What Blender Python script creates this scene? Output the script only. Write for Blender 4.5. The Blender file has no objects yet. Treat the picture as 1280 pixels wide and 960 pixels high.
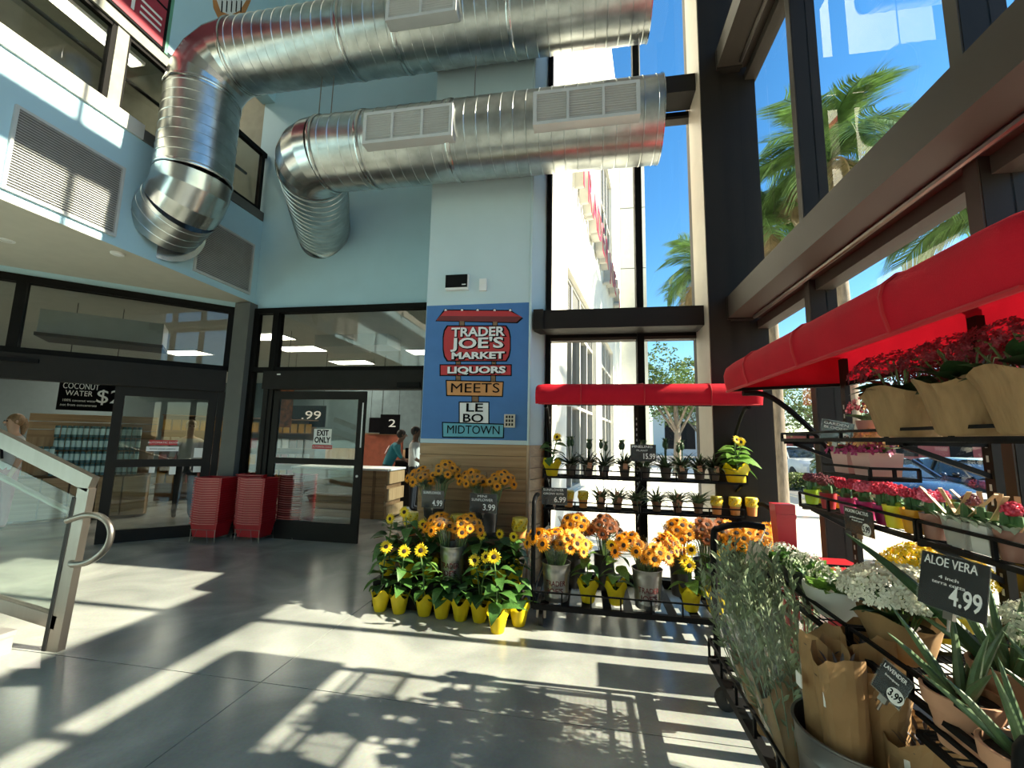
import bpy, math, random
from mathutils import Vector, Matrix, Euler
PI = math.pi
SC = bpy.context.scene
COL = SC.collection
random.seed(7)

# ---------------------------------------------------------------- camera
CAMZ, FPX = 1.55, 536.64
YAW, PIT, ROL = math.radians(-10.053), math.radians(7.337), math.radians(1.202)
FW = Vector((math.sin(YAW)*math.cos(PIT), math.cos(YAW)*math.cos(PIT), math.sin(PIT)))
_r = Vector((math.cos(YAW), -math.sin(YAW), 0)); _u = _r.cross(FW)
RT = _r*math.cos(ROL) + _u*math.sin(ROL); UP = _u*math.cos(ROL) - _r*math.sin(ROL)
CAM = Vector((0, 0, CAMZ))
cd = bpy.data.cameras.new('camera'); co = bpy.data.objects.new('camera', cd); COL.objects.link(co)
cd.sensor_width = 36; cd.lens = FPX/1280*36; cd.clip_start = .02; cd.clip_end = 900
M = Matrix.Identity(4)
for i in range(3):
    M[i][0], M[i][1], M[i][2], M[i][3] = RT[i], UP[i], -FW[i], CAM[i]
co.matrix_world = M
SC.camera = co

# ---------------------------------------------------------------- sky, sun, exposure
SUN_T = .597                                    # tan of the sun's elevation
w = bpy.data.worlds.new('sky'); SC.world = w; w.use_nodes = True
nt = w.node_tree; bg = nt.nodes['Background']
sk = nt.nodes.new('ShaderNodeTexSky'); sk.sky_type = 'NISHITA'; sk.sun_disc = False
sk.sun_elevation = math.atan(SUN_T); sk.sun_rotation = math.radians(88.9); sk.altitude = 0
sk.air_density = 1.0; sk.dust_density = .1; sk.ozone_density = 3.0
hs = nt.nodes.new('ShaderNodeHueSaturation'); hs.inputs['Saturation'].default_value = 1.3
nt.links.new(sk.outputs['Color'], hs.inputs['Color']); nt.links.new(hs.outputs['Color'], bg.inputs['Color']); bg.inputs['Strength'].default_value = .118
sl = bpy.data.lights.new('sun', 'SUN'); sl.energy = 7.0; sl.color = (1, .93, .82); sl.angle = math.radians(.6)
so = bpy.data.objects.new('sun', sl); COL.objects.link(so); so.location = (30, 5, 25)
so.rotation_euler = Vector((-1, -.02, -SUN_T)).to_track_quat('-Z', 'Y').to_euler()
SC.view_settings.view_transform = 'Standard'; SC.view_settings.look = 'None'
SC.view_settings.exposure = 1.66; SC.view_settings.use_white_balance = True; SC.view_settings.white_balance_temperature = 7400; SC.view_settings.white_balance_tint = 10; SC.view_settings.gamma = 1; SC.view_settings.use_curve_mapping = False
try:
    SC.cycles.max_bounces = 10; SC.cycles.transparent_max_bounces = 24; SC.cycles.diffuse_bounces = 8
    SC.cycles.sample_clamp_indirect = 6; SC.cycles.caustics_reflective = False; SC.cycles.caustics_refractive = False
except Exception: pass

# ---------------------------------------------------------------- a pixel of the photograph seen on a known plane
def ray(px, py): return FW*FPX + RT*(px-640) - UP*(py-480)
def onx(px, py, X): d = ray(px, py); return CAM + d*(X/d.x)
def ony(px, py, Y): d = ray(px, py); return CAM + d*(Y/d.y)
def onz(px, py, Z): d = ray(px, py); return CAM + d*((Z-CAMZ)/d.z)

# ---------------------------------------------------------------- mesh builder
class MB:
    def __init__(s): s.v = []; s.f = []; s.m = []; s.i = 0
    def add(s, vs, fs):
        b = len(s.v); s.v += [tuple(p) for p in vs]
        for f in fs: s.f.append(tuple(b+k for k in f)); s.m.append(s.i)
        return s
    def box(s, x0, y0, z0, x1, y1, z1):
        return s.add([(x0,y0,z0),(x1,y0,z0),(x1,y1,z0),(x0,y1,z0),(x0,y0,z1),(x1,y0,z1),(x1,y1,z1),(x0,y1,z1)],
                     [(3,2,1,0),(4,5,6,7),(0,1,5,4),(1,2,6,5),(2,3,7,6),(3,0,4,7)])
    def obox(s, c, ax, ay, az):                 # centre and three half axes
        c, ax, ay, az = map(Vector, (c, ax, ay, az))
        P = [c+ax*i+ay*j+az*k for k in (-1,1) for i, j in ((-1,-1),(1,-1),(1,1),(-1,1))]
        return s.add(P, [(3,2,1,0),(4,5,6,7),(0,1,5,4),(1,2,6,5),(2,3,7,6),(3,0,4,7)])
    def bar(s, p, q, w, h=None, up=(0,0,1)):
        p, q = Vector(p), Vector(q); d = q-p; n = d.normalized(); u = Vector(up)
        if abs(n.dot(u)) > .98: u = Vector((0,1,0))
        a = n.cross(u).normalized(); b = a.cross(n)
        return s.obox((p+q)/2, d/2, a*w/2, b*(h or w)/2)
    def tube(s, pts, r, n=8, cap=True):
        pts = [Vector(p) for p in pts]; N = len(pts); R = r if isinstance(r, (list, tuple)) else [r]*N
        vs = []; a = None
        for k, p in enumerate(pts):
            t = (pts[min(k+1, N-1)]-pts[max(k-1, 0)]).normalized()
            if a is None:
                u = Vector((0,0,1)) if abs(t.z) < .9 else Vector((1,0,0)); a = t.cross(u).normalized()
            else:
                a = (a - t*a.dot(t)).normalized()
            b = t.cross(a)
            vs += [p + (a*math.cos(2*PI*j/n) + b*math.sin(2*PI*j/n))*R[k] for j in range(n)]
        fs = [(k*n+j, k*n+(j+1) % n, (k+1)*n+(j+1) % n, (k+1)*n+j) for k in range(N-1) for j in range(n)]
        if cap: fs += [tuple(range(n-1, -1, -1)), tuple((N-1)*n+j for j in range(n))]
        return s.add(vs, fs)
    def lathe(s, prof, n=16, c=(0,0,0), wave=None, cap0=True, cap1=False):
        vs = []
        for k, (r, z) in enumerate(prof):
            for j in range(n):
                t = 2*PI*j/n; rr, zz = (r, z) if wave is None else wave(k, t, r, z)
                vs.append((c[0]+rr*math.cos(t), c[1]+rr*math.sin(t), c[2]+zz))
        N = len(prof)
        fs = [(k*n+j, k*n+(j+1) % n, (k+1)*n+(j+1) % n, (k+1)*n+j) for k in range(N-1) for j in range(n)]
        if cap0: fs.append(tuple(range(n-1, -1, -1)))
        if cap1: fs.append(tuple((N-1)*n+j for j in range(n)))
        return s.add(vs, fs)
    def poly(s, pts): return s.add(pts, [tuple(range(len(pts)))])
    def prism(s, pts, off):                     # a flat polygon given thickness
        n = len(pts); o = Vector(off); P = [Vector(p) for p in pts]
        return s.add(P+[p+o for p in P], [tuple(range(n)), tuple(range(2*n-1, n-1, -1))] + [(k, k+n, (k+1) % n+n, (k+1) % n) for k in range(n)])
    def leaf(s, base, d, nrm, L, W, droop=.3, shape=(.0,.55,.95,.9,.55,.0), fold=.15):
        base, d, nrm = Vector(base), Vector(d).normalized(), Vector(nrm)
        side = d.cross(nrm).normalized(); nrm = side.cross(d).normalized(); K = len(shape)-1; vs = []
        for k, sh in enumerate(shape):
            t = k/K; c = base + d*L*t*(1-.15*droop*t) - nrm*L*droop*t*t
            vs += [c - side*W/2*sh + nrm*W*fold*sh, c, c + side*W/2*sh + nrm*W*fold*sh]
        fs = []
        for k in range(K):
            a = 3*k; fs += [(a, a+3, a+4, a+1), (a+1, a+4, a+5, a+2)]
        return s.add(vs, fs)
    def ball(s, c, r, n=10, m=6, sc=(1,1,1)):
        vs = [(c[0], c[1], c[2]-r*sc[2])]
        for k in range(1, m):
            a = -PI/2 + PI*k/m
            vs += [(c[0]+r*sc[0]*math.cos(a)*math.cos(2*PI*j/n), c[1]+r*sc[1]*math.cos(a)*math.sin(2*PI*j/n), c[2]+r*sc[2]*math.sin(a)) for j in range(n)]
        vs.append((c[0], c[1], c[2]+r*sc[2])); T = len(vs)-1
        fs = [(0, 1+(j+1) % n, 1+j) for j in range(n)]
        for k in range(m-2):
            a = 1+k*n; fs += [(a+j, a+(j+1) % n, a+n+(j+1) % n, a+n+j) for j in range(n)]
        a = 1+(m-2)*n; fs += [(a+j, a+(j+1) % n, T) for j in range(n)]
        return s.add(vs, fs)
    def mesh(s, name, mats, smooth=False):
        me = bpy.data.meshes.new(name); me.from_pydata(s.v, [], s.f)
        for m in (mats if isinstance(mats, (list, tuple)) else [mats]): me.materials.append(m)
        me.polygons.foreach_set('material_index', s.m)
        if smooth:
            me.polygons.foreach_set('use_smooth', [True]*len(s.f)); me.set_sharp_from_angle(angle=math.radians(40))
        me.update(); return me
    def build(s, name, mats, parent=None, smooth=False, loc=None, rot=None):
        return obj(name, s.mesh(name, mats, smooth), parent, loc, rot)

def obj(name, me, parent=None, loc=None, rot=None, scale=None):
    o = bpy.data.objects.new(name, me); COL.objects.link(o)
    if parent: o.parent = parent
    if loc is not None: o.location = loc
    if rot is not None: o.rotation_euler = rot
    if scale is not None: o.scale = (scale,)*3 if isinstance(scale, (int, float)) else scale
    return o
def tag(o, label=None, cat=None, group=None, kind=None):
    if label: o['label'] = label
    if cat: o['category'] = cat
    if group: o['group'] = group
    if kind: o['kind'] = kind
    return o
def thing(name, label, cat, loc=(0,0,0), rz=0, group=None):
    o = bpy.data.objects.new(name, None); COL.objects.link(o); o.location = loc; o.rotation_euler = (0,0,rz); o.empty_display_size = .05
    return tag(o, label, cat, group)
def struct(name, loc=(0,0,0), label=None, cat=None):
    o = bpy.data.objects.new(name, None); COL.objects.link(o); o.location = loc; o.empty_display_size = .05
    return tag(o, label, cat, None, 'structure')
KIDS = {}
def copy_tree(o, parent=None):
    c = o.copy(); COL.objects.link(c)
    if parent: c.parent = parent
    for ch in list(o.children): copy_tree(ch, c)
    return c
def at(o, loc, rz=None, scale=None, label=None, group=None):
    o.location = loc
    if rz is not None: o.rotation_euler = (o.rotation_euler.x, o.rotation_euler.y, rz)
    if scale is not None: o.scale = (scale,)*3
    if label: o['label'] = label
    if group: o['group'] = group
    return o
def text(body, size, loc, rot, m, parent=None, name='lettering', extrude=.0008, align='CENTER', offset=0, sx=1):
    c = bpy.data.curves.new(name, 'FONT'); c.body = body; c.size = size; c.extrude = extrude; c.align_x = align; c.align_y = 'CENTER'
    c.offset = offset; c.resolution_u = 3; c.materials.append(m)
    o = bpy.data.objects.new(name, c); COL.objects.link(o); o.parent = parent; o.location = loc; o.rotation_euler = rot; o.scale = (sx,1,1)
    return o

# ---------------------------------------------------------------- materials
def mat(name, col, rough=.6, metal=0, var=.12, scale=6, bump=0, bscale=40, spec=.5, emit=0, trans=0, stretch=(1,1,1), detail=4, sub=0):
    m = bpy.data.materials.new(name); m.use_nodes = True; t = m.node_tree; b = t.nodes['Principled BSDF']
    b.inputs['Roughness'].default_value = rough; b.inputs['Metallic'].default_value = metal; b.inputs['Specular IOR Level'].default_value = spec
    tc = t.nodes.new('ShaderNodeTexCoord'); mp = t.nodes.new('ShaderNodeMapping'); mp.inputs['Scale'].default_value = stretch
    t.links.new(tc.outputs['Object'], mp.inputs['Vector'])
    n = t.nodes.new('ShaderNodeTexNoise'); n.inputs['Scale'].default_value = scale; n.inputs['Detail'].default_value = detail
    t.links.new(mp.outputs['Vector'], n.inputs['Vector'])
    r = t.nodes.new('ShaderNodeValToRGB'); e = r.color_ramp.elements
    e[0].position, e[1].position = .3, .7
    e[0].color = (*[max(0, c*(1-var)) for c in col], 1); e[1].color = (*[min(1, c*(1+var)) for c in col], 1)
    t.links.new(n.outputs['Fac'], r.inputs['Fac']); t.links.new(r.outputs['Color'], b.inputs['Base Color'])
    if bump:
        n2 = t.nodes.new('ShaderNodeTexNoise'); n2.inputs['Scale'].default_value = bscale; t.links.new(mp.outputs['Vector'], n2.inputs['Vector'])
        bp = t.nodes.new('ShaderNodeBump'); bp.inputs['Strength'].default_value = bump; bp.inputs['Distance'].default_value = .01
        t.links.new(n2.outputs['Fac'], bp.inputs['Height']); t.links.new(bp.outputs['Normal'], b.inputs['Normal'])
    if emit:
        b.inputs['Emission Color'].default_value = (*col, 1); b.inputs['Emission Strength'].default_value = emit
    if trans:                                    # thin leaf or cloth letting light through
        tr = t.nodes.new('ShaderNodeBsdfTranslucent'); mx = t.nodes.new('ShaderNodeMixShader'); mx.inputs['Fac'].default_value = trans
        t.links.new(r.outputs['Color'], tr.inputs['Color'])
        t.links.new(b.outputs['BSDF'], mx.inputs[1]); t.links.new(tr.outputs['BSDF'], mx.inputs[2])
        t.links.new(mx.outputs['Shader'], t.nodes['Material Output'].inputs['Surface'])
    return m
def glass(name, tint=(.93,.96,.95), refl=1.0, haze=0, rough=0.0, ior=1.5, hazecol=(.7,.75,.75)):
    m = bpy.data.materials.new(name); m.use_nodes = True; t = m.node_tree; t.nodes.remove(t.nodes['Principled BSDF'])
    tr = t.nodes.new('ShaderNodeBsdfTransparent'); tr.inputs['Color'].default_value = (*tint, 1)
    gl = t.nodes.new('ShaderNodeBsdfGlossy'); gl.inputs['Roughness'].default_value = rough
    fr = t.nodes.new('ShaderNodeFresnel'); fr.inputs['IOR'].default_value = ior
    mu = t.nodes.new('ShaderNodeMath'); mu.operation = 'MULTIPLY'; mu.use_clamp = True
    ge = t.nodes.new('ShaderNodeNewGeometry'); mr = t.nodes.new('ShaderNodeMath'); mr.operation = 'MULTIPLY_ADD'   # one reflection per pane: none at the inner face
    mr.inputs[1].default_value = -refl; mr.inputs[2].default_value = refl; t.links.new(ge.outputs['Backfacing'], mr.inputs[0]); t.links.new(mr.outputs[0], mu.inputs[1])
    mx = t.nodes.new('ShaderNodeMixShader'); t.links.new(fr.outputs['Fac'], mu.inputs[0]); t.links.new(mu.outputs[0], mx.inputs['Fac'])
    t.links.new(tr.outputs['BSDF'], mx.inputs[1]); t.links.new(gl.outputs['BSDF'], mx.inputs[2]); out = mx
    if haze:
        df = t.nodes.new('ShaderNodeBsdfDiffuse'); df.inputs['Color'].default_value = (*hazecol, 1)
        m2 = t.nodes.new('ShaderNodeMixShader'); m2.inputs['Fac'].default_value = haze
        t.links.new(mx.outputs['Shader'], m2.inputs[1]); t.links.new(df.outputs['BSDF'], m2.inputs[2]); out = m2
    t.links.new(out.outputs[0], t.nodes['Material Output'].inputs['Surface'])
    return m
def wood(name, c0, c1, rough=.5, axis='X', s=3):
    m = bpy.data.materials.new(name); m.use_nodes = True; t = m.node_tree; b = t.nodes['Principled BSDF']; b.inputs['Roughness'].default_value = rough
    tc = t.nodes.new('ShaderNodeTexCoord'); mp = t.nodes.new('ShaderNodeMapping'); t.links.new(tc.outputs['Object'], mp.inputs['Vector'])
    mp.inputs['Scale'].default_value = {'X': (.25,3,5), 'Y': (3,.25,5), 'Z': (5,5,.25)}[axis]
    n = t.nodes.new('ShaderNodeTexNoise'); n.inputs['Scale'].default_value = s; n.inputs['Detail'].default_value = 6; n.inputs['Distortion'].default_value = 1.2
    r = t.nodes.new('ShaderNodeValToRGB'); e = r.color_ramp.elements; e[0].position, e[1].position = .32, .68; e[0].color = (*c0, 1); e[1].color = (*c1, 1)
    t.links.new(mp.outputs['Vector'], n.inputs['Vector']); t.links.new(n.outputs['Fac'], r.inputs['Fac']); t.links.new(r.outputs['Color'], b.inputs['Base Color'])
    return m
def concrete(name, c0, c1, c2, rough):
    m = bpy.data.materials.new(name); m.use_nodes = True; t = m.node_tree; b = t.nodes['Principled BSDF']
    tc = t.nodes.new('ShaderNodeTexCoord')
    n = t.nodes.new('ShaderNodeTexNoise'); n.inputs['Scale'].default_value = 1.1; n.inputs['Detail'].default_value = 8; n.inputs['Distortion'].default_value = .8
    t.links.new(tc.outputs['Object'], n.inputs['Vector'])
    r = t.nodes.new('ShaderNodeValToRGB'); e = r.color_ramp.elements; e[0].position, e[1].position = .33, .66; e[0].color = (*c0, 1); e[1].color = (*c1, 1)
    k = e.new(.5); k.color = (*c2, 1)
    n2 = t.nodes.new('ShaderNodeTexNoise'); n2.inputs['Scale'].default_value = 60; n2.inputs['Detail'].default_value = 3; t.links.new(tc.outputs['Object'], n2.inputs['Vector'])
    mx = t.nodes.new('ShaderNodeMix'); mx.data_type = 'RGBA'; mx.blend_type = 'OVERLAY'; mx.inputs[0].default_value = .18
    t.links.new(n.outputs['Fac'], r.inputs['Fac']); t.links.new(r.outputs['Color'], mx.inputs[6]); t.links.new(n2.outputs['Color'], mx.inputs[7])
    t.links.new(mx.outputs[2], b.inputs['Base Color'])
    r2 = t.nodes.new('ShaderNodeMapRange'); r2.inputs[3].default_value = rough*.75; r2.inputs[4].default_value = rough*1.3
    t.links.new(n.outputs['Fac'], r2.inputs[0]); t.links.new(r2.outputs[0], b.inputs['Roughness'])
    return m
MT = {}
MT['floor'] = concrete('polished concrete', (.18,.195,.185), (.36,.375,.35), (.27,.285,.27), .2)
MT['pave'] = concrete('sidewalk concrete', (.50,.48,.43), (.64,.61,.55), (.57,.55,.49), .85)
MT['asphalt'] = concrete('asphalt', (.10,.10,.10), (.16,.16,.155), (.13,.13,.13), .9)
MT['wall'] = mat('light blue wall paint', (.42,.64,.73), .6, var=.03, scale=2, bump=.05, bscale=120)
MT['wallpale'] = mat('pale grey blue wall tone', (.50,.63,.66), .6, var=.03, scale=2, bump=.05, bscale=120)  # paler, greyer tone than the other blue walls
MT['soffit'] = mat('cream soffit paint', (.52,.49,.41), .7, var=.03)
MT['ceiling'] = mat('white ceiling paint', (.80,.80,.77), .8, var=.03)
MT['bronze'] = mat('dark bronze aluminium', (.019,.0155,.0125), .55, metal=0, var=.08, scale=3, spec=.15)
MT['bronze2'] = mat('brown bronze beam finish', (.046,.037,.029), .55, metal=0, var=.06, scale=2, spec=.2)
MT['black'] = mat('black powder coat', (.005,.005,.0055), .55, var=.2, spec=.12)
MT['blackframe'] = mat('black aluminium frame', (.006,.0055,.005), .6, var=.1, spec=.1)
MT['doorframe'] = mat('grey bronze door frame', (.018,.016,.014), .55, var=.08, spec=.15)
MT['pillar'] = mat('grey pillar cladding', (.115,.115,.105), .55, var=.05, spec=.3)
MT['glass'] = glass('clear window glass', (.94,.97,.96), .9)
MT['doorglass'] = glass('tinted store glass', (.70,.73,.71), 1.6)
MT['railglass'] = glass('greenish rail glass', (.86,.92,.89), 1.0)
MT['mezzglass'] = glass('mezzanine glass', (.8,.84,.82), 1.4)
MT['galv'] = mat('galvanised steel', (.46,.485,.475), .28, metal=1, var=.22, scale=6, bump=.10, bscale=7)
MT['galv2'] = mat('smooth galvanised steel', (.50,.52,.51), .22, metal=1, var=.12, scale=5, bump=.05, bscale=7)
MT['steel'] = mat('brushed stainless steel', (.25,.225,.20), .38, metal=1, var=.06, scale=20, stretch=(1,1,.1))
MT['grille'] = mat('light grey grille enamel', (.50,.51,.50), .5, var=.04)
MT['whitemetal'] = mat('white enamel', (.78,.78,.76), .45, var=.04)
MT['void'] = mat('dark duct interior', (.02,.02,.02), .9)
MT['wood'] = wood('pine boards', (.33,.19,.09), (.48,.31,.16))
MT['woodz'] = wood('pine boards upright', (.36,.21,.10), (.50,.33,.18), axis='Z')
MT['woodd'] = wood('brown timber', (.16,.085,.04), (.26,.15,.075))
MT['white'] = mat('white paint', (.80,.80,.77), .6, var=.03)
MT['red'] = mat('red awning cloth', (.50,.010,.024), .8, var=.08, scale=9, bump=.25, bscale=300, trans=.13, spec=.15)
MT['redplastic'] = mat('red plastic', (.42,.010,.016), .4, var=.08)
MT['signred'] = mat('painted red', (.50,.03,.035), .6, var=.06)
MT['signblue'] = mat('painted blue', (.045,.17,.40), .6, var=.05)
MT['signorange'] = mat('painted orange', (.62,.27,.09), .6, var=.05)
MT['signteal'] = mat('painted teal', (.10,.38,.47), .6, var=.05)
MT['paper'] = mat('white card', (.78,.78,.75), .7, var=.03)
MT['ink'] = mat('black ink', (.006,.006,.006), .8, spec=.1)
MT['board'] = mat('chalkboard card', (.005,.005,.006), .8, var=.2, spec=.04)
MT['chalk'] = mat('white chalk lettering', (.82,.82,.80), .8)
MT['green'] = mat('leaf green', (.06,.16,.035), .45, var=.35, scale=14, trans=.3)
MT['greenlt'] = mat('bright leaf green', (.15,.30,.06), .45, var=.3, scale=14, trans=.35)
MT['greendk'] = mat('dark leaf green', (.022,.065,.02), .45, var=.3, scale=14, trans=.2)
MT['stem'] = mat('stem green', (.11,.20,.06), .55, var=.2)
MT['petal'] = mat('orange yellow petals', (.88,.36,.015), .6, var=.15, scale=18, trans=.3)
MT['petaly'] = mat('yellow petals', (.95,.68,.03), .6, var=.12, scale=18, trans=.35)
MT['petalb'] = mat('rust brown petals', (.30,.085,.02), .6, var=.3, scale=18, trans=.25)
MT['disk'] = mat('dark sunflower disk', (.035,.014,.008), .85, var=.3, scale=60, bump=.6, bscale=160)
MT['yellow'] = mat('yellow pot wrap', (.80,.60,.02), .5, var=.1, scale=12, trans=.3)
MT['soil'] = mat('potting soil', (.03,.02,.014), .95, var=.4, scale=50, bump=.6, bscale=90)
MT['terracotta'] = mat('terracotta', (.50,.25,.15), .75, var=.12, scale=9)
MT['kraft'] = mat('brown kraft paper', (.34,.20,.095), .75, var=.14, scale=9, trans=.1, bump=.35, bscale=16, spec=.25)
MT['kraftlt'] = mat('light kraft wrap', (.33,.20,.10), .8, var=.16, scale=9, trans=.1, stretch=(4,4,.5), bump=.5, bscale=14, spec=.2)
MT['cello'] = glass('clear cellophane', (.95,.97,.95), 1.2, haze=.05, rough=.14)
MT['rubber'] = mat('black rubber', (.015,.015,.015), .7)
MT['light'] = mat('lit ceiling panel', (1,.96,.88), .5, emit=9)
# ================================================================ THE SHELL
LWX, BWY, PY = -5.42, 6.04, 4.7                   # left wall, door wall, front of the sign pier
GX, GY = 1.77, 5.10                               # the two glazing planes
SOF = 3.69
fl = struct('floor', label='polished grey concrete floor with saw-cut joints and sun patches', cat='floor')
MB().box(-16,-6,-.06,1.9,5.4,-.012).build('joint_bed', mat('joint filler', (.05,.05,.05), .9), fl)
for k, (x0,y0,x1,y1) in enumerate(((-16,-6,-2.033,2.607),(-2.027,-6,1.86,2.607),(-16,2.613,-2.033,5.42),(-2.027,2.613,1.86,5.42),(-16,5.426,-.6,17))):
    MB().box(x0,y0,-.05,x1,y1,0).build('slab', MT['floor'], fl)
ce = MB().box(-16,-6,11,2,6.2,11.2).build('ceiling', MT['ceiling']); tag(ce, 'plain white ceiling high above the lobby', 'ceiling', None, 'structure')
wr = MB().box(-16,-6.2,0,2,-6,11).build('wall_rear', mat('warm grey paint', (.36,.35,.32), .8, var=.03)); tag(wr, 'plain warm grey wall behind the viewer closing the lobby', 'wall', None, 'structure')

# left upper wall with the mezzanine openings
wl = struct('wall_left', label='light blue upper wall over the entrance recess with two white grilles', cat='wall')
m = MB()
m.box(LWX-.25,-6,SOF,LWX,6.04,5.12).box(LWX-.25,-6,8.3,LWX,4.15,11).box(LWX-.25,4.15,6.5,LWX,4.95,11).box(LWX-.25,4.95,7.35,LWX,6.04,11)
m.build('wall_surface', MT['wall'], wl)
MB().box(LWX-.3,-6,5.12,LWX+.03,4.0,5.31).build('ledge', mat('beige ledge', (.60,.58,.52), .6, var=.04), wl)
MB().box(LWX-.3,4.0,5.12,LWX+.015,6.02,5.27).build('shaded_ledge', mat('ledge with shade in colour', (.10,.10,.09), .6, var=.06), wl)  # same ledge past the sunlit stretch, its shade put into the colour
so_ = MB()
DA, DD = Vector((-6.68,5.06,0)), (Vector((-5.63,6.04,0))-Vector((-6.68,5.06,0))).normalized()
DN = Vector((DD.y,-DD.x,0))                       # faces the lobby
def dg(s, z, o=0): p = DA + DD*s + DN*o; return Vector((p.x, p.y, z))
e0 = dg(-3.6, 0)
so_.prism([(LWX-.003,-6,SOF-.004),(LWX-.003,6.03,SOF-.004),(-5.63,6.03,SOF-.004),(e0.x,e0.y,SOF-.004),(e0.x,-6,SOF-.004)], (0,0,.003))
so_ = so_.build('ceiling_recess', MT['soffit']); tag(so_, 'cream soffit over the angled entrance', 'soffit', None, 'structure')
ww = MB().box(e0.x-.2,-6,0,e0.x,e0.y,SOF).build('wall_west', MT['wall']); tag(ww, 'blue wall closing the entrance recess', 'wall', None, 'structure')

# door wall
wb = struct('wall_back', label='light blue wall above the exit door with a round duct entering it', cat='wall')
MB().box(LWX-.2,BWY,3.585,-1.5,BWY+.15,11).box(-1.95,BWY,0,-.9,BWY+.15,3.585).build('wall_surface', MT['wall'], wb)
# green hatch strokes painted high on the door wall
g = MB()
for k in range(4): g.box(-5.30+.05, BWY-.004, 8.08+.07*k, -4.98, BWY, 8.11+.07*k)
for k in range(4): g.box(-4.88+.10*k, BWY-.004, 8.02, -4.84+.10*k, BWY, 8.30)
g.build('painted_hatch', mat('painted sea green', (.12,.35,.25), .6), wb)

# sign pier: boards below, paint above
FD = Vector((.153,.988,0)).normalized(); FN = Vector((FD.y,-FD.x,0)); F0 = Vector((-.59,4.4,0))   # the facade outside
def fc(t, z, o=0): p = F0 + FD*t + FN*o; return Vector((p.x, p.y, z))
def onf(px, py): d = ray(px, py); q = FN.dot(F0-CAM)/FN.dot(d); p = CAM+d*q; return (FD.dot(p-F0), p.z)
pr = struct('wall_pier', label='pale blue pier with pine boards below and the painted market sign', cat='wall')
PL, PR = -1.885, -.632; q = Vector((-.475,GY,0)); sa = math.atan2(q.x-PR, GY-PY)
m = MB(); m.prism([(PL,PY,1.49),(PR,PY,1.49),(q.x,q.y,1.49),(q.x,BWY,1.49),(PL,BWY,1.49)], (0,0,9.5)); m.build('wall_surface', MT['wallpale'], pr)
m = MB(); m.prism([(PL+.02,PY+.03,0),(PR-.02,PY+.03,0),(q.x-.03,q.y,0),(q.x-.03,BWY,0),(PL+.02,BWY,0)], (0,0,1.49)); m.build('backing', MT['woodd'], pr)
fb = MB().box(0,0,0,PR-PL-.01,.03,.119).mesh('plank', MT['wood']); sb_ = MB().box(-.03,0,0,0,.41,.119).mesh('side_plank', MT['wood'])
for k in range(12):
    obj('plank', fb, pr, (PL+.002, PY-.004*random.random(), .124*k+.003))
    obj('side_plank', sb_, pr, (PR+.003*random.random(), PY+.015, .124*k+.003), (0,0,-sa))
MB().tube([(PR-.002,PY-.002,0),(PR-.002,PY-.002,1.49)], .022, 10).build('corner_guard', mat('light wood corner guard', (.50,.36,.24), .5), pr, True)
MB().tube([(PR-.002,PY+.002,1.49),(PR-.002,PY+.002,11)], .02, 10).build('corner_bead', MT['wallpale'], pr, True)

# grey pillar between the two entrances
pl = MB().box(-5.64,5.88,0,-5.36,6.12,3.66).build('trim_1', MT['pillar']); tag(pl, 'grey clad square pillar between the two glass entrances', 'pillar', None, 'structure')

# ---------------------------------------------------------------- glazing helpers
def member(parent, m, *boxes, name='frame'):
    b = MB()
    for x in boxes: b.box(*x)
    return b.build(name, m, parent)

# back window beside the pier
w1 = struct('window_1', label='tall window between the sign pier and the dark corner column', cat='window')
jl = [-.49, -.435]
member(w1, MT['blackframe'], (jl[0],GY-.08,0,jl[1],GY+.06,11), name='jamb')
mx0, mx1 = ony(794.5,383,GY).x, ony(803,383,GY).x
member(w1, MT['blackframe'], (mx0,GY-.11,0,mx1,GY+.06,11), name='mullion')
for k, zb in enumerate((2.785,5.52,8.6)):
    member(w1, MT['bronze'], (-.487,4.68,zb,1.215,4.98,zb+.215), name='beam')
    member(w1, MT['bronze'], (-.60,4.655,zb-.005,-.487,4.92,zb+.222), name='beam_bracket')
    member(w1, MT['blackframe'], (jl[0],GY-.07,zb-.025,1.4,GY+.05,zb+.03), (jl[0],GY-.07,zb+.17,1.4,GY+.05,zb+.25), name='head_rail')
    member(w1, MT['bronze2'], (jl[0],GY-.07,zb-.06,1.4,GY+.05,zb-.027), name='glazing_bead')
member(w1, MT['blackframe'], (jl[0],GY-.07,0,1.4,GY+.05,.09), name='sill')
for (xa,xb) in ((jl[1],mx0),(mx1,1.4)):
    for z0,z1 in ((.09,2.73),(3.02,5.46),(5.75,8.53),(8.84,11)): MB().box(xa,GY-.005,z0,xb,GY+.005,z1).build('pane', MT['glass'], w1)

# corner column
cc = struct('trim_2', label='dark bronze corner column where the two glass walls meet', cat='column')
member(cc, MT['bronze'], (1.22,4.51,0,1.42,5.2,11), name='column_casing')
member(cc, MT['bronze'], (1.427,4.56,0,1.62,5.2,11), (1.63,4.6,0,1.80,4.8,11), name='column_return')
member(cc, MT['blackframe'], (1.42,4.55,0,1.43,4.7,11), (1.618,4.59,0,1.632,4.7,11), name='reveal_line')
member(cc, mat('lit column side tone', (.42,.37,.30), .5, metal=.2, var=.05), (1.214,4.525,0,1.2195,5.04,11), name='lit_side')  # bronze column side coloured beige for the light bounced onto it

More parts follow.
